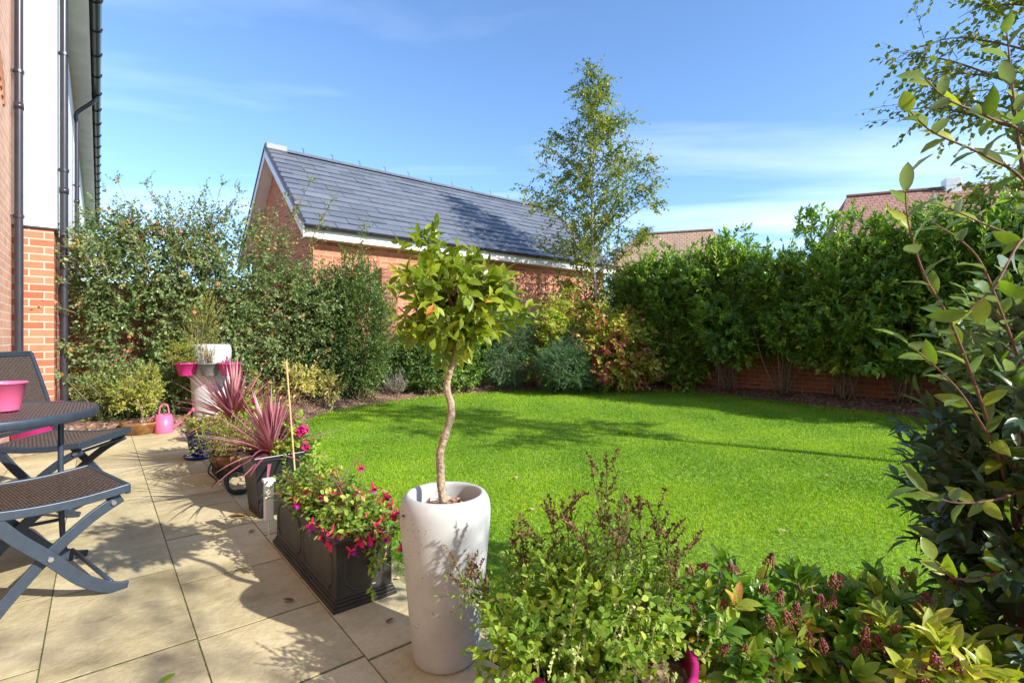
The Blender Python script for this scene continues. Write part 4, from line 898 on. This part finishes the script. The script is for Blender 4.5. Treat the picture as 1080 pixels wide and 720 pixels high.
# cordyline planters
def swords(g, c, n, L_, wd, seed, low=.05):
    r = np.random.default_rng(seed)
    for i in range(n):
        el = r.uniform(low,1.5) if i > n*.1 else r.uniform(-.1,.3); az = r.uniform(0,6.28); Lk = L_*r.uniform(.7,1.1)
        d = np.array([math.cos(az)*math.cos(el), math.sin(az)*math.cos(el), math.sin(el)]); side = nz(np.cross(d,[0,0,1.]))
        m = 7; v = []; dr = r.uniform(.05,.4)*math.cos(el)
        for j in range(m+1):
            t = j/m; p = np.asarray(c)+d*Lk*t+np.array([0,0,-dr*Lk*t*t]); w_ = wd*(.55+.9*t if t < .4 else (1-t)/.6*.91+.01); up_ = np.cross(side,d)
            v += [p-side*w_/2+up_*w_*.18, p, p+side*w_/2+up_*w_*.18]
        f = []
        for j in range(m): f += [(j*3,j*3+1,j*3+4,j*3+3),(j*3+1,j*3+2,j*3+5,j*3+4)]
        g.add(v, f, np.clip(r.beta(2,2),0,1))
# near: angular black planter
b2_ = G(287,538); b2_[2] = 0
t = thing('square_planter', 'glossy black angular planter tapering down, holding the nearer pink cordyline', 'planter', b2_, math.radians(4))
g = Geo(); r0, r1, hh = .10, .135, .36
v = [(-r0,-r0,0),(r0,-r0,0),(r0,r0,0),(-r0,r0,0),(-r1,-r1,hh-.03),(r1,-r1,hh-.03),(r1,r1,hh-.03),(-r1,r1,hh-.03)]
g.add(v, [(0,3,2,1),(0,1,5,4),(1,2,6,5),(2,3,7,6),(3,0,4,7)]); g.box((-r1-.008,-r1-.008,hh-.03),(r1+.008,-r1+.012,hh)); g.box((-r1-.008,r1-.012,hh-.03),(r1+.008,r1+.008,hh)); g.box((-r1-.008,-r1+.012,hh-.03),(-r1+.012,r1-.012,hh)); g.box((r1-.012,-r1+.012,hh-.03),(r1+.008,r1-.012,hh))
g.build('pot', M['black'], t, bevel=.004); g = Geo(); g.box((-r1+.012,-r1+.012,hh-.06),(r1-.012,r1-.012,hh-.04)); g.build('soil', M['soil'], t)
c = thing('cordyline', 'nearer pink striped cordyline with sword leaves in the black square planter', 'plant', (b2_[0],b2_[1],hh-.04), group='pink cordylines')
g = Geo(); swords(g, (0,0,.02), 130, .46, .022, 3, .35); g.build('foliage', M['l_cordyline'], c, smooth=True)
g = Geo(); g.tube([(0,0,-.0),(0,0,.05)], .018, 8); g.build('stem', M['bark'], c)
# far: ribbed planter with cordyline
b1_ = G(252,498); b1_[2] = 0
t = thing('ribbed_planter', 'low dark ribbed trough holding the farther cordyline', 'planter', b1_)
g = Geo(); g.box((-.16,-.13,0),(.16,.13,.20)); 
for i in range(14): g.box((-.158+.0235*i,-.136,.01),(-.148+.0235*i,-.13,.19)); 
for i in range(11): g.box((-.166,-.125+.0235*i,.01),(-.16,-.115+.0235*i,.19))
g.box((-.17,-.14,.19),(.17,.14,.215)); g.build('trough', M['black'], t, bevel=.002)
g = Geo(); g.box((-.15,-.12,.21),(.15,.12,.222)); g.build('soil', M['soil'], t)
c = thing('cordyline', 'farther dusky pink cordyline standing in the low ribbed trough', 'plant', (b1_[0]+.02,b1_[1]+.06,.22), group='pink cordylines')
g = Geo(); swords(g, (-.04,.0,.17), 140, .52, .030, 4, .35); g.build('foliage', M['l_cordyline'], c, smooth=True); g = Geo(); g.tube([(0,0,0),(0,0,.08)], .02, 8); g.build('stem', M['bark'], c)
# hanging basket style hay-rack with coir
hb = G(247,507); hb[2] = 0
t = thing('basket', 'black wire basket lined with brown coir in front of the ribbed trough', 'basket', (hb[0]-.03,hb[1]-.11,0), math.radians(0))
g = Geo(); g.lathe([(0,.10),(.06,.11),(.11,.15),(.135,.20),(.14,.235),(.125,.235),(.12,.2)], k=24); g.build('coir_liner', M['coir'], t, smooth=True)
g = Geo()
for i in range(10):
    a = i*math.pi/5; g.tube([(r_*math.cos(a), r_*math.sin(a), z_) for r_, z_ in ((.0,.095),(.065,.105),(.118,.148),(.142,.20),(.146,.24))], .003, 5)
for r_, z_ in ((.146,.24),(.12,.15)): g.tube([(r_*math.cos(a), r_*math.sin(a), z_) for a in np.linspace(0,6.283,25)], .0035, 5)
g.build('wire_frame', M['black'], t, smooth=True)
g = Geo()
for s_ in (-1,1): g.tube(curve3([(s_*.12,0,.2),(s_*.15,0,.12),(s_*.10,0,.05),(s_*.13,0,.008)],5), .006, 6)
g.build('foot', M['black'], t, smooth=True)
s = thing('heather_plant', 'bushy yellow green plant growing in the coir lined basket', 'plant', (hb[0]-.03,hb[1]-.11,.22))
g = Geo(); gs = Geo(); O, tw = crown_twigs((-.02,.02,.12), (.21,.20,.13), 300, .1, 81, .2, .6, .6); twigleaves(g, O, tw, .11, 10, .024, .010, T_LO, ang=.8, tint=np.clip(rng.beta(2,2,len(O))*.8,0,1), gb=gs); g.build('foliage', M['l_light'], s); gs.build('stem', M['twig'], s)
# curved metal strap and hose
q = G(262,533); o = thing('plant_stand', 'black curved metal strap stand leaning at the black square planter', 'stand', (q[0],q[1],0))
g = Geo(); g.flatbar([(-.07,.36),(-.03,.33),(.01,.2),(.02,.0)], -.03, .028, .006); g.build('strap', M['black'], o)
q = G(252,520); o = thing('garden_hose', 'black coiled garden hose on the paving beneath the ribbed trough', 'hose', (q[0],q[1],.0))
g = Geo(); pts = []
for i in range(90):
    a = i*.21; r_ = .075+.012*math.sin(i*.33); pts.append((r_*math.cos(a), .02*math.sin(i*.1)+r_*.5*math.sin(a), .085+r_*.9*math.sin(a)+.004*math.sin(i)))
g.tube(pts, .0085, 7); g.build('coil', M['black'], o, smooth=True)
# bamboo cane
a_, e_ = Dp(312,510,2.95), Dp(302,381,3.0); g = Geo(); pts = np.linspace(a_,e_,24); rr = np.full(24,.005); rr[::5] = .0062; g.tube(pts, rr, 8); tag(g.build('bamboo_cane', M['cane'], smooth=True), 'upright bamboo cane beside the nearer cordyline', 'cane')
# geraniums behind black planter
def geranium(label, px, py, d, flowers, n=110, z0=.0, R=.15):
    q = Dp(px,py,d); s = thing('geranium', label, 'plant', (q[0],q[1],z0)); c = np.array([0,0,q[2]-z0]); g = Geo(); gs = Geo()
    O, tw = crown_twigs(c, (R,R,max(.12,(q[2]-z0)*.6)), n, .08, 90, .1, .5, .6); twigleaves(g, O, tw, .09, 6, .045, .038, T_HI, ang=1.1, tint=np.clip(rng.beta(2,2,len(O)),0,1), gb=gs)
    stems(gs, (0,0,0), [c+rng.normal(0,.05,3) for _ in range(6)], .004, .002, .03, .02)
    g.build('foliage', M['l_mint'], s, smooth=True); gs.build('stem', M['twig'], s)
    for fx, fy in flowers:
        fq = Dp(fx,fy,d-.05)-np.array([q[0],q[1],z0]); g = Geo(); m = 70; dd = nz(rng.normal(0,1,(m,3))); add_leaves(g, fq+dd*.016, dd+rng.normal(0,.6,(m,3)), dd, .02, .018, T_LO, rng.random(m)); g.build('flower', M['f_mag'], s)
geranium('leafy geranium with magenta blooms behind the black square planter', 312, 478, 3.15, [(321,452),(322,470),(316,456)])
geranium('geranium with a magenta bloom between the two cordylines', 272, 440, 3.9, [(266,424),(270,432)], 60, .0, .12)
# blue pots
q = G(212,482); t = thing('glazed_pot', 'cobalt blue glazed pot on a blue saucer beside the ribbed trough', 'pot', (q[0],q[1],0))
pot(t, [(0,.02),(.07,.02),(.085,.05),(.105,.16),(.112,.2),(.122,.21),(.122,.23),(.105,.23),(.10,.18)], 'blue'); pot(t, [(0,.0),(.11,0),(.135,.02),(.13,.026),(.105,.012),(0,.012)], 'blue', 'saucer'); soildisc(t, .1, .2)
s = thing('leafy_plant', 'small leafy plant growing in the cobalt blue pot', 'plant', (q[0],q[1],.2)); g = Geo(); gs = Geo(); O, tw = crown_twigs((0,0,.08),(.13,.12,.08),70,.1,91,.1,.5,.6); twigleaves(g,O,tw,.1,7,.04,.025,T_LO,tint=rng.uniform(.2,.9,len(O)),gb=gs); g.build('foliage', M['l_light'], s); gs.build('stem', M['twig'], s)
q = G(207,465); t = thing('jug', 'small slate blue jug behind the cobalt blue pot', 'jug', (q[0],q[1],0)); pot(t, [(0,0),(.06,0),(.08,.06),(.075,.12),(.055,.16),(.06,.19),(.05,.19),(.045,.16)], 'grey')
g = Geo(); g.tube(curve3([(-.06,0,.17),(-.12,0,.15),(-.12,0,.08),(-.075,0,.05)],5), .009, 7); g.build('handle', M['grey'], t, smooth=True)
# white stand with hanging pots
q = G(222,449); t = thing('tall_planter', 'white cement planter at the back with three small pots hooked on its rim', 'planter', (q[0],q[1],0)); zt_ = 1.0
k_ = F/ (F*H/(449-355)); zt_ = H - 8/k_
g = Geo(); prof = [(0,0),(.15,0),(.165,.02),(.18,.2),(.2,.5),(.215,zt_-.15),(.22,zt_-.07),(.21,zt_-.02),(.195,zt_),(.18,zt_),(.175,zt_-.03),(.17,zt_-.2),(0,zt_-.2)]
g.lathe(prof, k=40); g.build('pot', M['cement'], t, smooth=True)
TR = math.atan2(-q[1], -q[0])
def hookpot(label, px, mat, plab, pm, kind):
    p = Dp(px, 396, np.dot(q[:2],[SY,CY])-.25); o = thing('hanging_pot', label, 'pot', (p[0],p[1],p[2])); pot(o, bucketprof(.075,.115,.145,.008), mat); soildisc(o, .105, .125)
    g = Geo(); g.tube(curve3([(0,.09,.14),(0,.11,.2),(0,.17,.2),(0,.18,.12)],5), .006, 6); g.build('hook', M[mat], o, smooth=True)
    s = thing(kind, plab, 'plant', (p[0],p[1],p[2]+.125)); return o, s
o, s = hookpot('magenta pot hooked left of the white back planter', 197, 'magenta', 'feathery light green plant in the left magenta hanging pot', 'l_light', 'heather_plant')
g = Geo(); gs = Geo(); O, tw = crown_twigs((-.03,0,.14),(.17,.15,.15),230,.12,92,.1,.7,.5); twigleaves(g,O,tw,.12,9,.03,.012,T_LO,ang=.8,tint=rng.uniform(0,.8,len(O)),gb=gs); g.build('foliage', M['l_light'], s); gs.build('stem', M['twig'], s)
o, s = hookpot('grey pot hooked on the middle of the white back planter', 221, 'grey', 'wispy upright dry stems in the grey hanging pot', 'l_yellow', 'dry_plant')
g = Geo(); gs = Geo(); n = 40; O = np.column_stack([rng.normal(0,.02,(n,2)), np.zeros(n)]); tw = nz(np.column_stack([rng.normal(0,.3,(n,2)), np.ones(n)])); twigleaves(g,O,tw,rng.uniform(.15,.32,n),8,.022,.010,T_LO,ang=.7,tint=rng.uniform(0,1,n),gb=gs); g.build('foliage', M['l_yellow'], s); gs.build('stem', M['twig'], s)
o, s = hookpot('magenta pot hooked right of the white back planter', 242, 'magenta', 'small dark dry plant in the right magenta hanging pot', 'l_grey', 'dry_plant')
g = Geo(); gs = Geo(); n = 16; O = np.column_stack([rng.normal(0,.02,(n,2)), np.zeros(n)]); tw = nz(np.column_stack([rng.normal(0,.6,(n,2)), np.ones(n)])); twigleaves(g,O,tw,.06,5,.03,.015,T_LO,tint=rng.uniform(0,.5,n),gb=gs); g.build('foliage', M['l_privet'], s); gs.build('stem', M['twig'], s)
# feathery conifer behind the white planter
shrub('feathery_shrub', 'upright feathery light green shrub rising behind the hooked pots', 'shrub', (1.0,7.35,.05), (1.0,7.35,1.05), (.22,.2,.5), 330, .2, 12, .03, .01, 'l_light', seed=95, up=1.2, ang=.6, wob=.35)
# bowls with small trees, watering can, low plants at the wall foot
def bowlplant(label, plabel, px, py, r, h, R, n):
    q = G(px,py); t = thing('bowl', label, 'pot', (q[0],q[1],0)); pot(t, [(0,0),(r*.7,0),(r*.8,.01),(r,.10),(r+.015,.115),(r+.01,.13),(r-.01,.13),(r-.02,.11)], 'brownglaze'); soildisc(t, r-.015, .11)
    s = thing('bonsai_plant', plabel, 'plant', (q[0],q[1],.11)); g = Geo(); gs = Geo()
    O, tw = crown_twigs((0,0,h*.62),(R,R*.9,h*.42),n,.1,int(px),.15,.4,.7,.3); twigleaves(g,O,tw,.11,9,.038,.018,T_LO,ang=1.0,droop=.1,tint=np.clip(rng.beta(2,2,len(O)),0,1),gb=gs)
    c = curve3([(0,0,-.01),(.02,.01,h*.2),(-.015,0,h*.4),(.01,0,h*.65)],4); gs.tube(c, np.linspace(.016,.006,len(c)), 7); stems(gs,(0,0,h*.3),[(rng.normal(0,R*.5),rng.normal(0,R*.5),h*rng.uniform(.6,.9)) for _ in range(5)],.006,.002,.003,.02)
    g.build('foliage', M['l_light'], s); gs.build('stem', M['palebark'], s, smooth=True)
bowlplant('shallow brown glazed bowl right of its twin, beside the pink watering can', 'pale green bonsai like plant in the bowl beside the watering can', 148, 457, .17, .58, .26, 260)
bowlplant('shallow brown glazed bowl nearest the table, half hidden', 'broad pale green plant in the bowl nearest the table', 113, 452, .16, .50, .33, 380)
q = G(173,456); t = thing('watering_can', 'pink enamel watering can with long spout on the patio edge', 'watering can', (q[0],q[1],0), math.radians(-25))
pot(t, [(0,0),(.085,0),(.09,.006),(.075,.2),(.07,.2),(.068,.19),(0,.17)], 'pink', 'body')
g = Geo(); g.tube(curve3([(.08,0,.05),(.15,0,.10),(.27,0,.23)],5), np.linspace(.018,.010,11), 10); g.tube([(.265,0,.225),(.295,0,.245)], [.012,.026], 12); g.build('spout', M['pink'], t, smooth=True)
g = Geo(); g.tube(curve3([(-.05,0,.2),(-.03,0,.30),(.03,0,.30),(.05,0,.2)],6), .007, 8); g.tube(curve3([(-.07,0,.18),(-.13,0,.16),(-.13,0,.08),(-.085,0,.05)],5), .007, 8); g.build('handle', M['pink'], t, smooth=True)
shrub('leafy_shrub', 'low shade shrub between bonsai bowls and the white back planter', 'shrub', (.75,7.25,.03), (.75,7.25,.36), (.42,.3,.36), 420, .18, 10, .05, .025, 'l_climber', seed=96, up=.4)
shrub('leafy_shrub', 'low green shrub behind the two bonsai bowls at the wall foot', 'shrub', (.15,7.3,.03), (.15,7.3,.38), (.42,.3,.38), 420, .18, 10, .05, .025, 'l_climber', seed=97, up=.4)
shrub('leafy_shrub', 'low spreading plant between the farther cordyline and lawn edge', 'shrub', (1.35,6.0,.03), (1.35,6.0,.2), (.35,.5,.18), 200, .16, 8, .06, .03, 'l_mint', seed=98, up=.4)

# ------------------------------------------------------------------ foreground: pink pot with mint
PP = Dp(640,600,1.24); PP[2] = 0
t = thing('tub', 'magenta tub in the foreground overflowing with mint and basil', 'tub', PP); pot(t, bucketprof(.15,.20,.285,.012), 'magenta'); soildisc(t, .19, .245)
s = thing('mint_plant', 'mint with brown seed spikes filling the magenta foreground tub', 'plant', (PP[0],PP[1],.235)); B0 = np.array([PP[0],PP[1],.235]); g = Geo(); gs = Geo(); gk = Geo(); gg = Geo()
for (c, R, n, sd) in (((0,.04,.08),(.20,.19,.11),170,1), ((-.17,.08,.09),(.17,.15,.13),120,2), ((.04,-.0,.16),(.18,.18,.1),100,3), ((-.2,.02,-.03),(.14,.14,.10),80,4), ((.14,.05,.06),(.14,.14,.11),70,5), ((-.05,.05,.17),(.17,.17,.12),110,6)):
    O, tw = crown_twigs(c, R, n, .09, 100+sd, .15, .6, .55, .25, -.12)
    twigleaves(g, O, tw, rng.uniform(.06,.12,len(O)), 10, .029, .019, T_HI, ang=1.15, tint=np.clip(rng.beta(2,2.2,len(O)),0,1), gb=gs, tw=.0012)
# tall woody stems with seed spikes (base px,py,d -> top)
tall = [((640,640,1.25),(627,512,1.30)),((640,650,1.25),(640,505,1.30)),((655,640,1.25),(652,528,1.32)),((600,640,1.25),(560,560,1.35)),((600,640,1.25),(583,548,1.35)),((610,640,1.25),(598,540,1.35)),((690,650,1.25),(692,545,1.32)),((690,650,1.25),(706,560,1.30)),((680,650,1.22),(675,555,1.30)),((560,640,1.3),(538,578,1.35)),((560,640,1.3),(552,570,1.35)),((530,650,1.3),(497,618,1.33)),((530,650,1.3),(488,612,1.3)),((645,640,1.2),(665,545,1.2)),((700,650,1.2),(714,585,1.25)),((620,640,1.2),(612,560,1.25))]
for a, b_ in tall:
    A, Bq = Dp(*a)-B0, Dp(*b_)-B0; c = curve3([A, (A+Bq)/2+rng.normal(0,.012,3), Bq], 6); gs.tube(c, np.linspace(.003,.0014,len(c)), 5)
    for k in range(5):
        i0 = rng.integers(len(c)//2, len(c)); p0 = c[i0]; e = p0 + nz(rng.normal(0,.45,3)+np.array([0,0,1]))*rng.uniform(.05,.10)
        cc = np.linspace(p0, e, 9); gk.tube(cc, .0012, 4)
        m = 26; tt = rng.uniform(.25,1,m)[:,None]; add_leaves(gk, p0+(e-p0)*tt, nz(rng.normal(0,1,(m,3))+np.array([0,0,.8])), rng.normal(0,1,(m,3)), .010, .007, T_Q, rng.random(m))
    n = 20; ii = rng.integers(2,len(c)-2,n); twigleaves(g, c[ii], nz(rng.normal(0,1,(n,3))+[0,0,.6]), rng.uniform(.03,.08,n), 6, .018, .009, T_HI, ang=.9, tint=rng.uniform(.1,.6,n), gb=gs, tw=.001)
for i in range(80):   # pale green flower spikes
    a = rng.uniform(0,6.28); r_ = rng.uniform(.05,.27); p0 = np.array([r_*math.cos(a), r_*math.sin(a), .10+rng.uniform(0,.13)-(r_-.1)*.35]); e = p0+nz(rng.normal(0,.3,3)+np.array([0,0,1]))*rng.uniform(.04,.075)
    m = 30; tt = rng.uniform(0,1,m)[:,None]; add_leaves(gg, p0+(e-p0)*tt, nz(rng.normal(0,1,(m,3))+np.array([0,0,.9])), rng.normal(0,1,(m,3)), .008, .006, T_Q, rng.random(m)); gg.tube(np.linspace(p0,e,4), .001, 4)
g.build('foliage', M['l_mint'], s, smooth=True); gs.build('stem', M['twig'], s, smooth=True); gk.build('seed_spikes', M['seed'], s); gg.build('flower_spikes', M['seed_green'], s)

# skimmia
def skimmia(label, px, py, d, R, n, mat, heads, seed, zb=.0, leaf=.07):
    q = Dp(px,py,d); base = np.array([q[0],q[1],zb]); s = thing('skimmia', label, 'shrub', base, group='skimmias at the front edge of the lawn'); c = q-base; g = Geo(); gs = Geo()
    O, tw = crown_twigs(c, R, n, .06, seed, .25, .8, .45, .2, .02)
    Lt = rng.uniform(.04,.07,len(O))
    twigleaves(g, O, tw, Lt, 8, leaf, leaf*.42, T_FINE, ang=1.2, t0=.5, upn=.7, tint=np.clip(rng.beta(1.8,2.4,len(O)),0,1), var=.2, gb=gs, tw=.0022)
    tops = [c+np.array([rng.normal(0,R[0]*.5), rng.normal(0,R[1]*.5), rng.uniform(-.3,.3)*R[2]]) for _ in range(16)]; stems(gs, (0,0,0), tops, .006, .003, .05, .02)
    g.build('foliage', M[mat], s, smooth=True); gs.build('stem', M['redtwig'], s, smooth=True)
    def head():
        gh = Geo()
        for _ in range(60):
            z = rng.uniform(0,1); r_ = .014*(1-z*.75); a = rng.uniform(0,6.28); p = np.array([r_*math.cos(a), r_*math.sin(a), z*.034])
            gh.lathe([(0,-.0028),(.0026,-.001),(.0028,.001),(0,.003)], p, 6)
        gh.tube([(0,0,-.03),(0,0,.028)], .0018, 5)
        return gh.build('flower_head', M['berry'], s, smooth=True)
    h0 = head()
    for i, (hx_, hy_) in enumerate(heads):
        o = h0 if i == 0 else copy_tree(h0, s)
        dd = d + .02 - min(1,max(0,(hy_-597)/70))*R[1]*1.0; p = Dp(hx_, hy_+5, dd)-base; o.location = tuple(p); o.rotation_euler = (rng.normal(0,.25), rng.normal(0,.25), rng.uniform(0,6)); k = rng.uniform(.75,1.1); o.scale = (k,k,k)
    return s
skimmia('dark green skimmia with upright leaves, leftmost beside the magenta tub', 762, 668, 1.36, (.21,.19,.13), 120, 'l_skimmia', [(773,597),(739,594),(810,592),(805,622),(764,636),(784,684),(811,700),(820,630),(760,682),(729,640),(727,600)], 201)
skimmia('yellow tinged skimmia in the middle with the densest dark red bud heads', 880, 672, 1.40, (.24,.2,.13), 150, 'l_skimmia', [(813,655),(835,655),(853,672),(869,678),(879,614),(884,612),(913,652),(910,668),(912,680),(877,634),(840,645),(905,690),(941,660),(930,678),(866,634)], 202)
skimmia('skimmia with reddish buds below the bay, right of the middle one', 960, 668, 1.42, (.16,.18,.13), 90, 'l_skimmia', [(957,605),(979,632),(970,640),(985,690),(1003,615),(992,648)], 203)
skimmia('bright lime young skimmia at the bottom right corner', 992, 706, 1.18, (.13,.10,.06), 34, 'l_skimlight', [(990,698),(970,712),(1006,704)], 204, leaf=.075)

# bay shrub at right
bq = Dp(1105,500,1.42); bq[2] = 0
s = thing('bay_shrub', 'large bay shrub with long glossy leaves filling the right edge', 'shrub', bq); B0 = bq.copy(); g = Geo(); gl = Geo(); gs = Geo()
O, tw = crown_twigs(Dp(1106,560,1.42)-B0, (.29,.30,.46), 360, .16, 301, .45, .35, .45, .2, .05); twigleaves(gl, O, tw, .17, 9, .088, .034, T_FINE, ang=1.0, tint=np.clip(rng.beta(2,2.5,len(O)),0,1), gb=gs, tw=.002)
O, tw = crown_twigs(Dp(1115,385,1.42)-B0, (.20,.22,.20), 75, .14, 302, .4, .5, .45, .2, .05); twigleaves(g, O, tw, .17, 9, .085, .034, T_FINE, ang=1.0, tint=np.clip(rng.beta(2,2,len(O)),0,1), gb=gs, tw=.002)
br_ = [[(1075,560,1.4),(1040,440,1.3),(1005,345,1.25),(975,290,1.22),(958,235,1.2),(955,190,1.2)],
       [(1090,520,1.4),(1050,470,1.3),(1010,410,1.25),(958,362,1.22)],
       [(1090,420,1.4),(1060,340,1.3),(1030,270,1.3),(985,235,1.28)],
       [(1110,330,1.4),(1080,260,1.35),(1035,235,1.3),(990,215,1.28)],
       [(1110,300,1.4),(1085,200,1.3),(1040,165,1.25),(985,140,1.22),(960,118,1.2)],
       [(1110,250,1.4),(1085,150,1.3),(1045,125,1.25),(1000,105,1.2),(975,82,1.2)],
       [(1115,320,1.4),(1082,190,1.3),(1070,110,1.28),(1062,35,1.25)],
       [(1120,480,1.4),(1070,520,1.3),(1010,530,1.25),(968,515,1.22)],
       [(1120,560,1.4),(1060,600,1.3),(1010,610,1.25),(985,590,1.22)],
       [(1120,300,1.4),(1085,250,1.2),(1050,300,1.15),(1020,330,1.12)]]
for b_ in br_:
    c = curve3([Dp(*p)-B0 for p in b_], 7); gs.tube(c, np.linspace(.0045,.0014,len(c)), 7)
    cl = np.concatenate([[0], np.cumsum(np.linalg.norm(np.diff(c,axis=0),axis=1))]); tot = cl[-1]; n = int(tot/.034); sN = np.linspace(tot*.15, tot, n)
    pos = np.stack([np.interp(sN, cl, c[:,j]) for j in range(3)],1); dr = nz(np.gradient(pos, axis=0)); a_ = nz(np.cross(dr,[.2,.3,.9])); bb = np.cross(dr,a_); ph = np.arange(n)*2.4+rng.normal(0,.3,n)
    al = np.linspace(1.2,.6,n); D = dr*np.cos(al)[:,None]+(np.cos(ph)[:,None]*a_+np.sin(ph)[:,None]*bb)*np.sin(al)[:,None]
    keep = rng.random(n) < .9
    add_leaves(g, pos[keep], D[keep]+rng.normal(0,.12,(keep.sum(),3)), (dr*.7+[0,0,.5])[keep]+rng.normal(0,.25,(keep.sum(),3)), rng.uniform(.05,.085,keep.sum()), rng.uniform(.026,.036,keep.sum()), T_FINE, rng.uniform(.35,1,keep.sum()))
stems(gs, (0,0,0), [Dp(1105,y,1.42)-B0 for y in (500,400,300,450,550)], .010, .004, .05, .04, 7)
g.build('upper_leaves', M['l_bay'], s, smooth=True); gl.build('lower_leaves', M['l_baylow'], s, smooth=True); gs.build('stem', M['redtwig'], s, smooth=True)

# fallen leaves on the patio
for (px, py, L_, m_, lab) in ((262,545,.085,'deadleaf_y','flat yellow brown fallen leaf on the paving left of the black square planter'),(262,563,.035,'deadleaf','small curled dark leaf on paving below the yellow one'),(296,587,.05,'deadleaf','brown fallen leaf lying against the foot of the lead trough'),(311,635,.04,'deadleaf','dark red curled leaf on paving in front of the lead trough'),(406,659,.03,'deadleaf','tiny dark dry leaf on paving between lead trough and tall planter'),(186,711,.045,'l_mint','small green leaf on the paving at the bottom edge')):
    q = G(px,py); g = Geo(); a = rng.uniform(0,6.28); L_ *= 1.5
    add_leaves(g, np.array([[0,0,.004]]), np.array([[math.cos(a),math.sin(a),.12]]), np.array([[.1,.2,1.]]), L_, L_*.55, T_HI, np.array([.4])); o = g.build('fallen_leaf', M[m_], smooth=True, sub=1); o.location = (q[0],q[1],.004)
    tag(o, lab, 'leaf', 'fallen leaves on the patio')

for i, (px, py) in enumerate(((545,504),(612,490),(470,484),(690,530),(830,560),(520,455),(700,462),(870,500),(790,433),(620,445),(400,470),(560,535))):
    q = G(px,py,.03); g = Geo(); a = rng.uniform(0,6.28)
    add_leaves(g, np.array([[0,0,0.]]), np.array([[math.cos(a),math.sin(a),.15]]), np.array([[.1,.2,1.]]), .05, .03, T_HI, np.array([.8])); o = g.build('fallen_leaf', M['chips'], smooth=True); o.location = tuple(q)
    tag(o, 'tiny pale fallen leaf lying on the green lawn', 'leaf', 'fallen leaves on the lawn')
# tree behind the camera whose shade dapples the paving
birch('birch_tree', 'birch standing behind the viewpoint that dapples the patio', (2.5,-3.6,0), 4.1, 1.1, lambda t: math.sin(min(1,t*1.0+.15)*3.0)*.9+.1, 14, 12, 9, .07, z0=2.0, stems_n=0, nl=6)
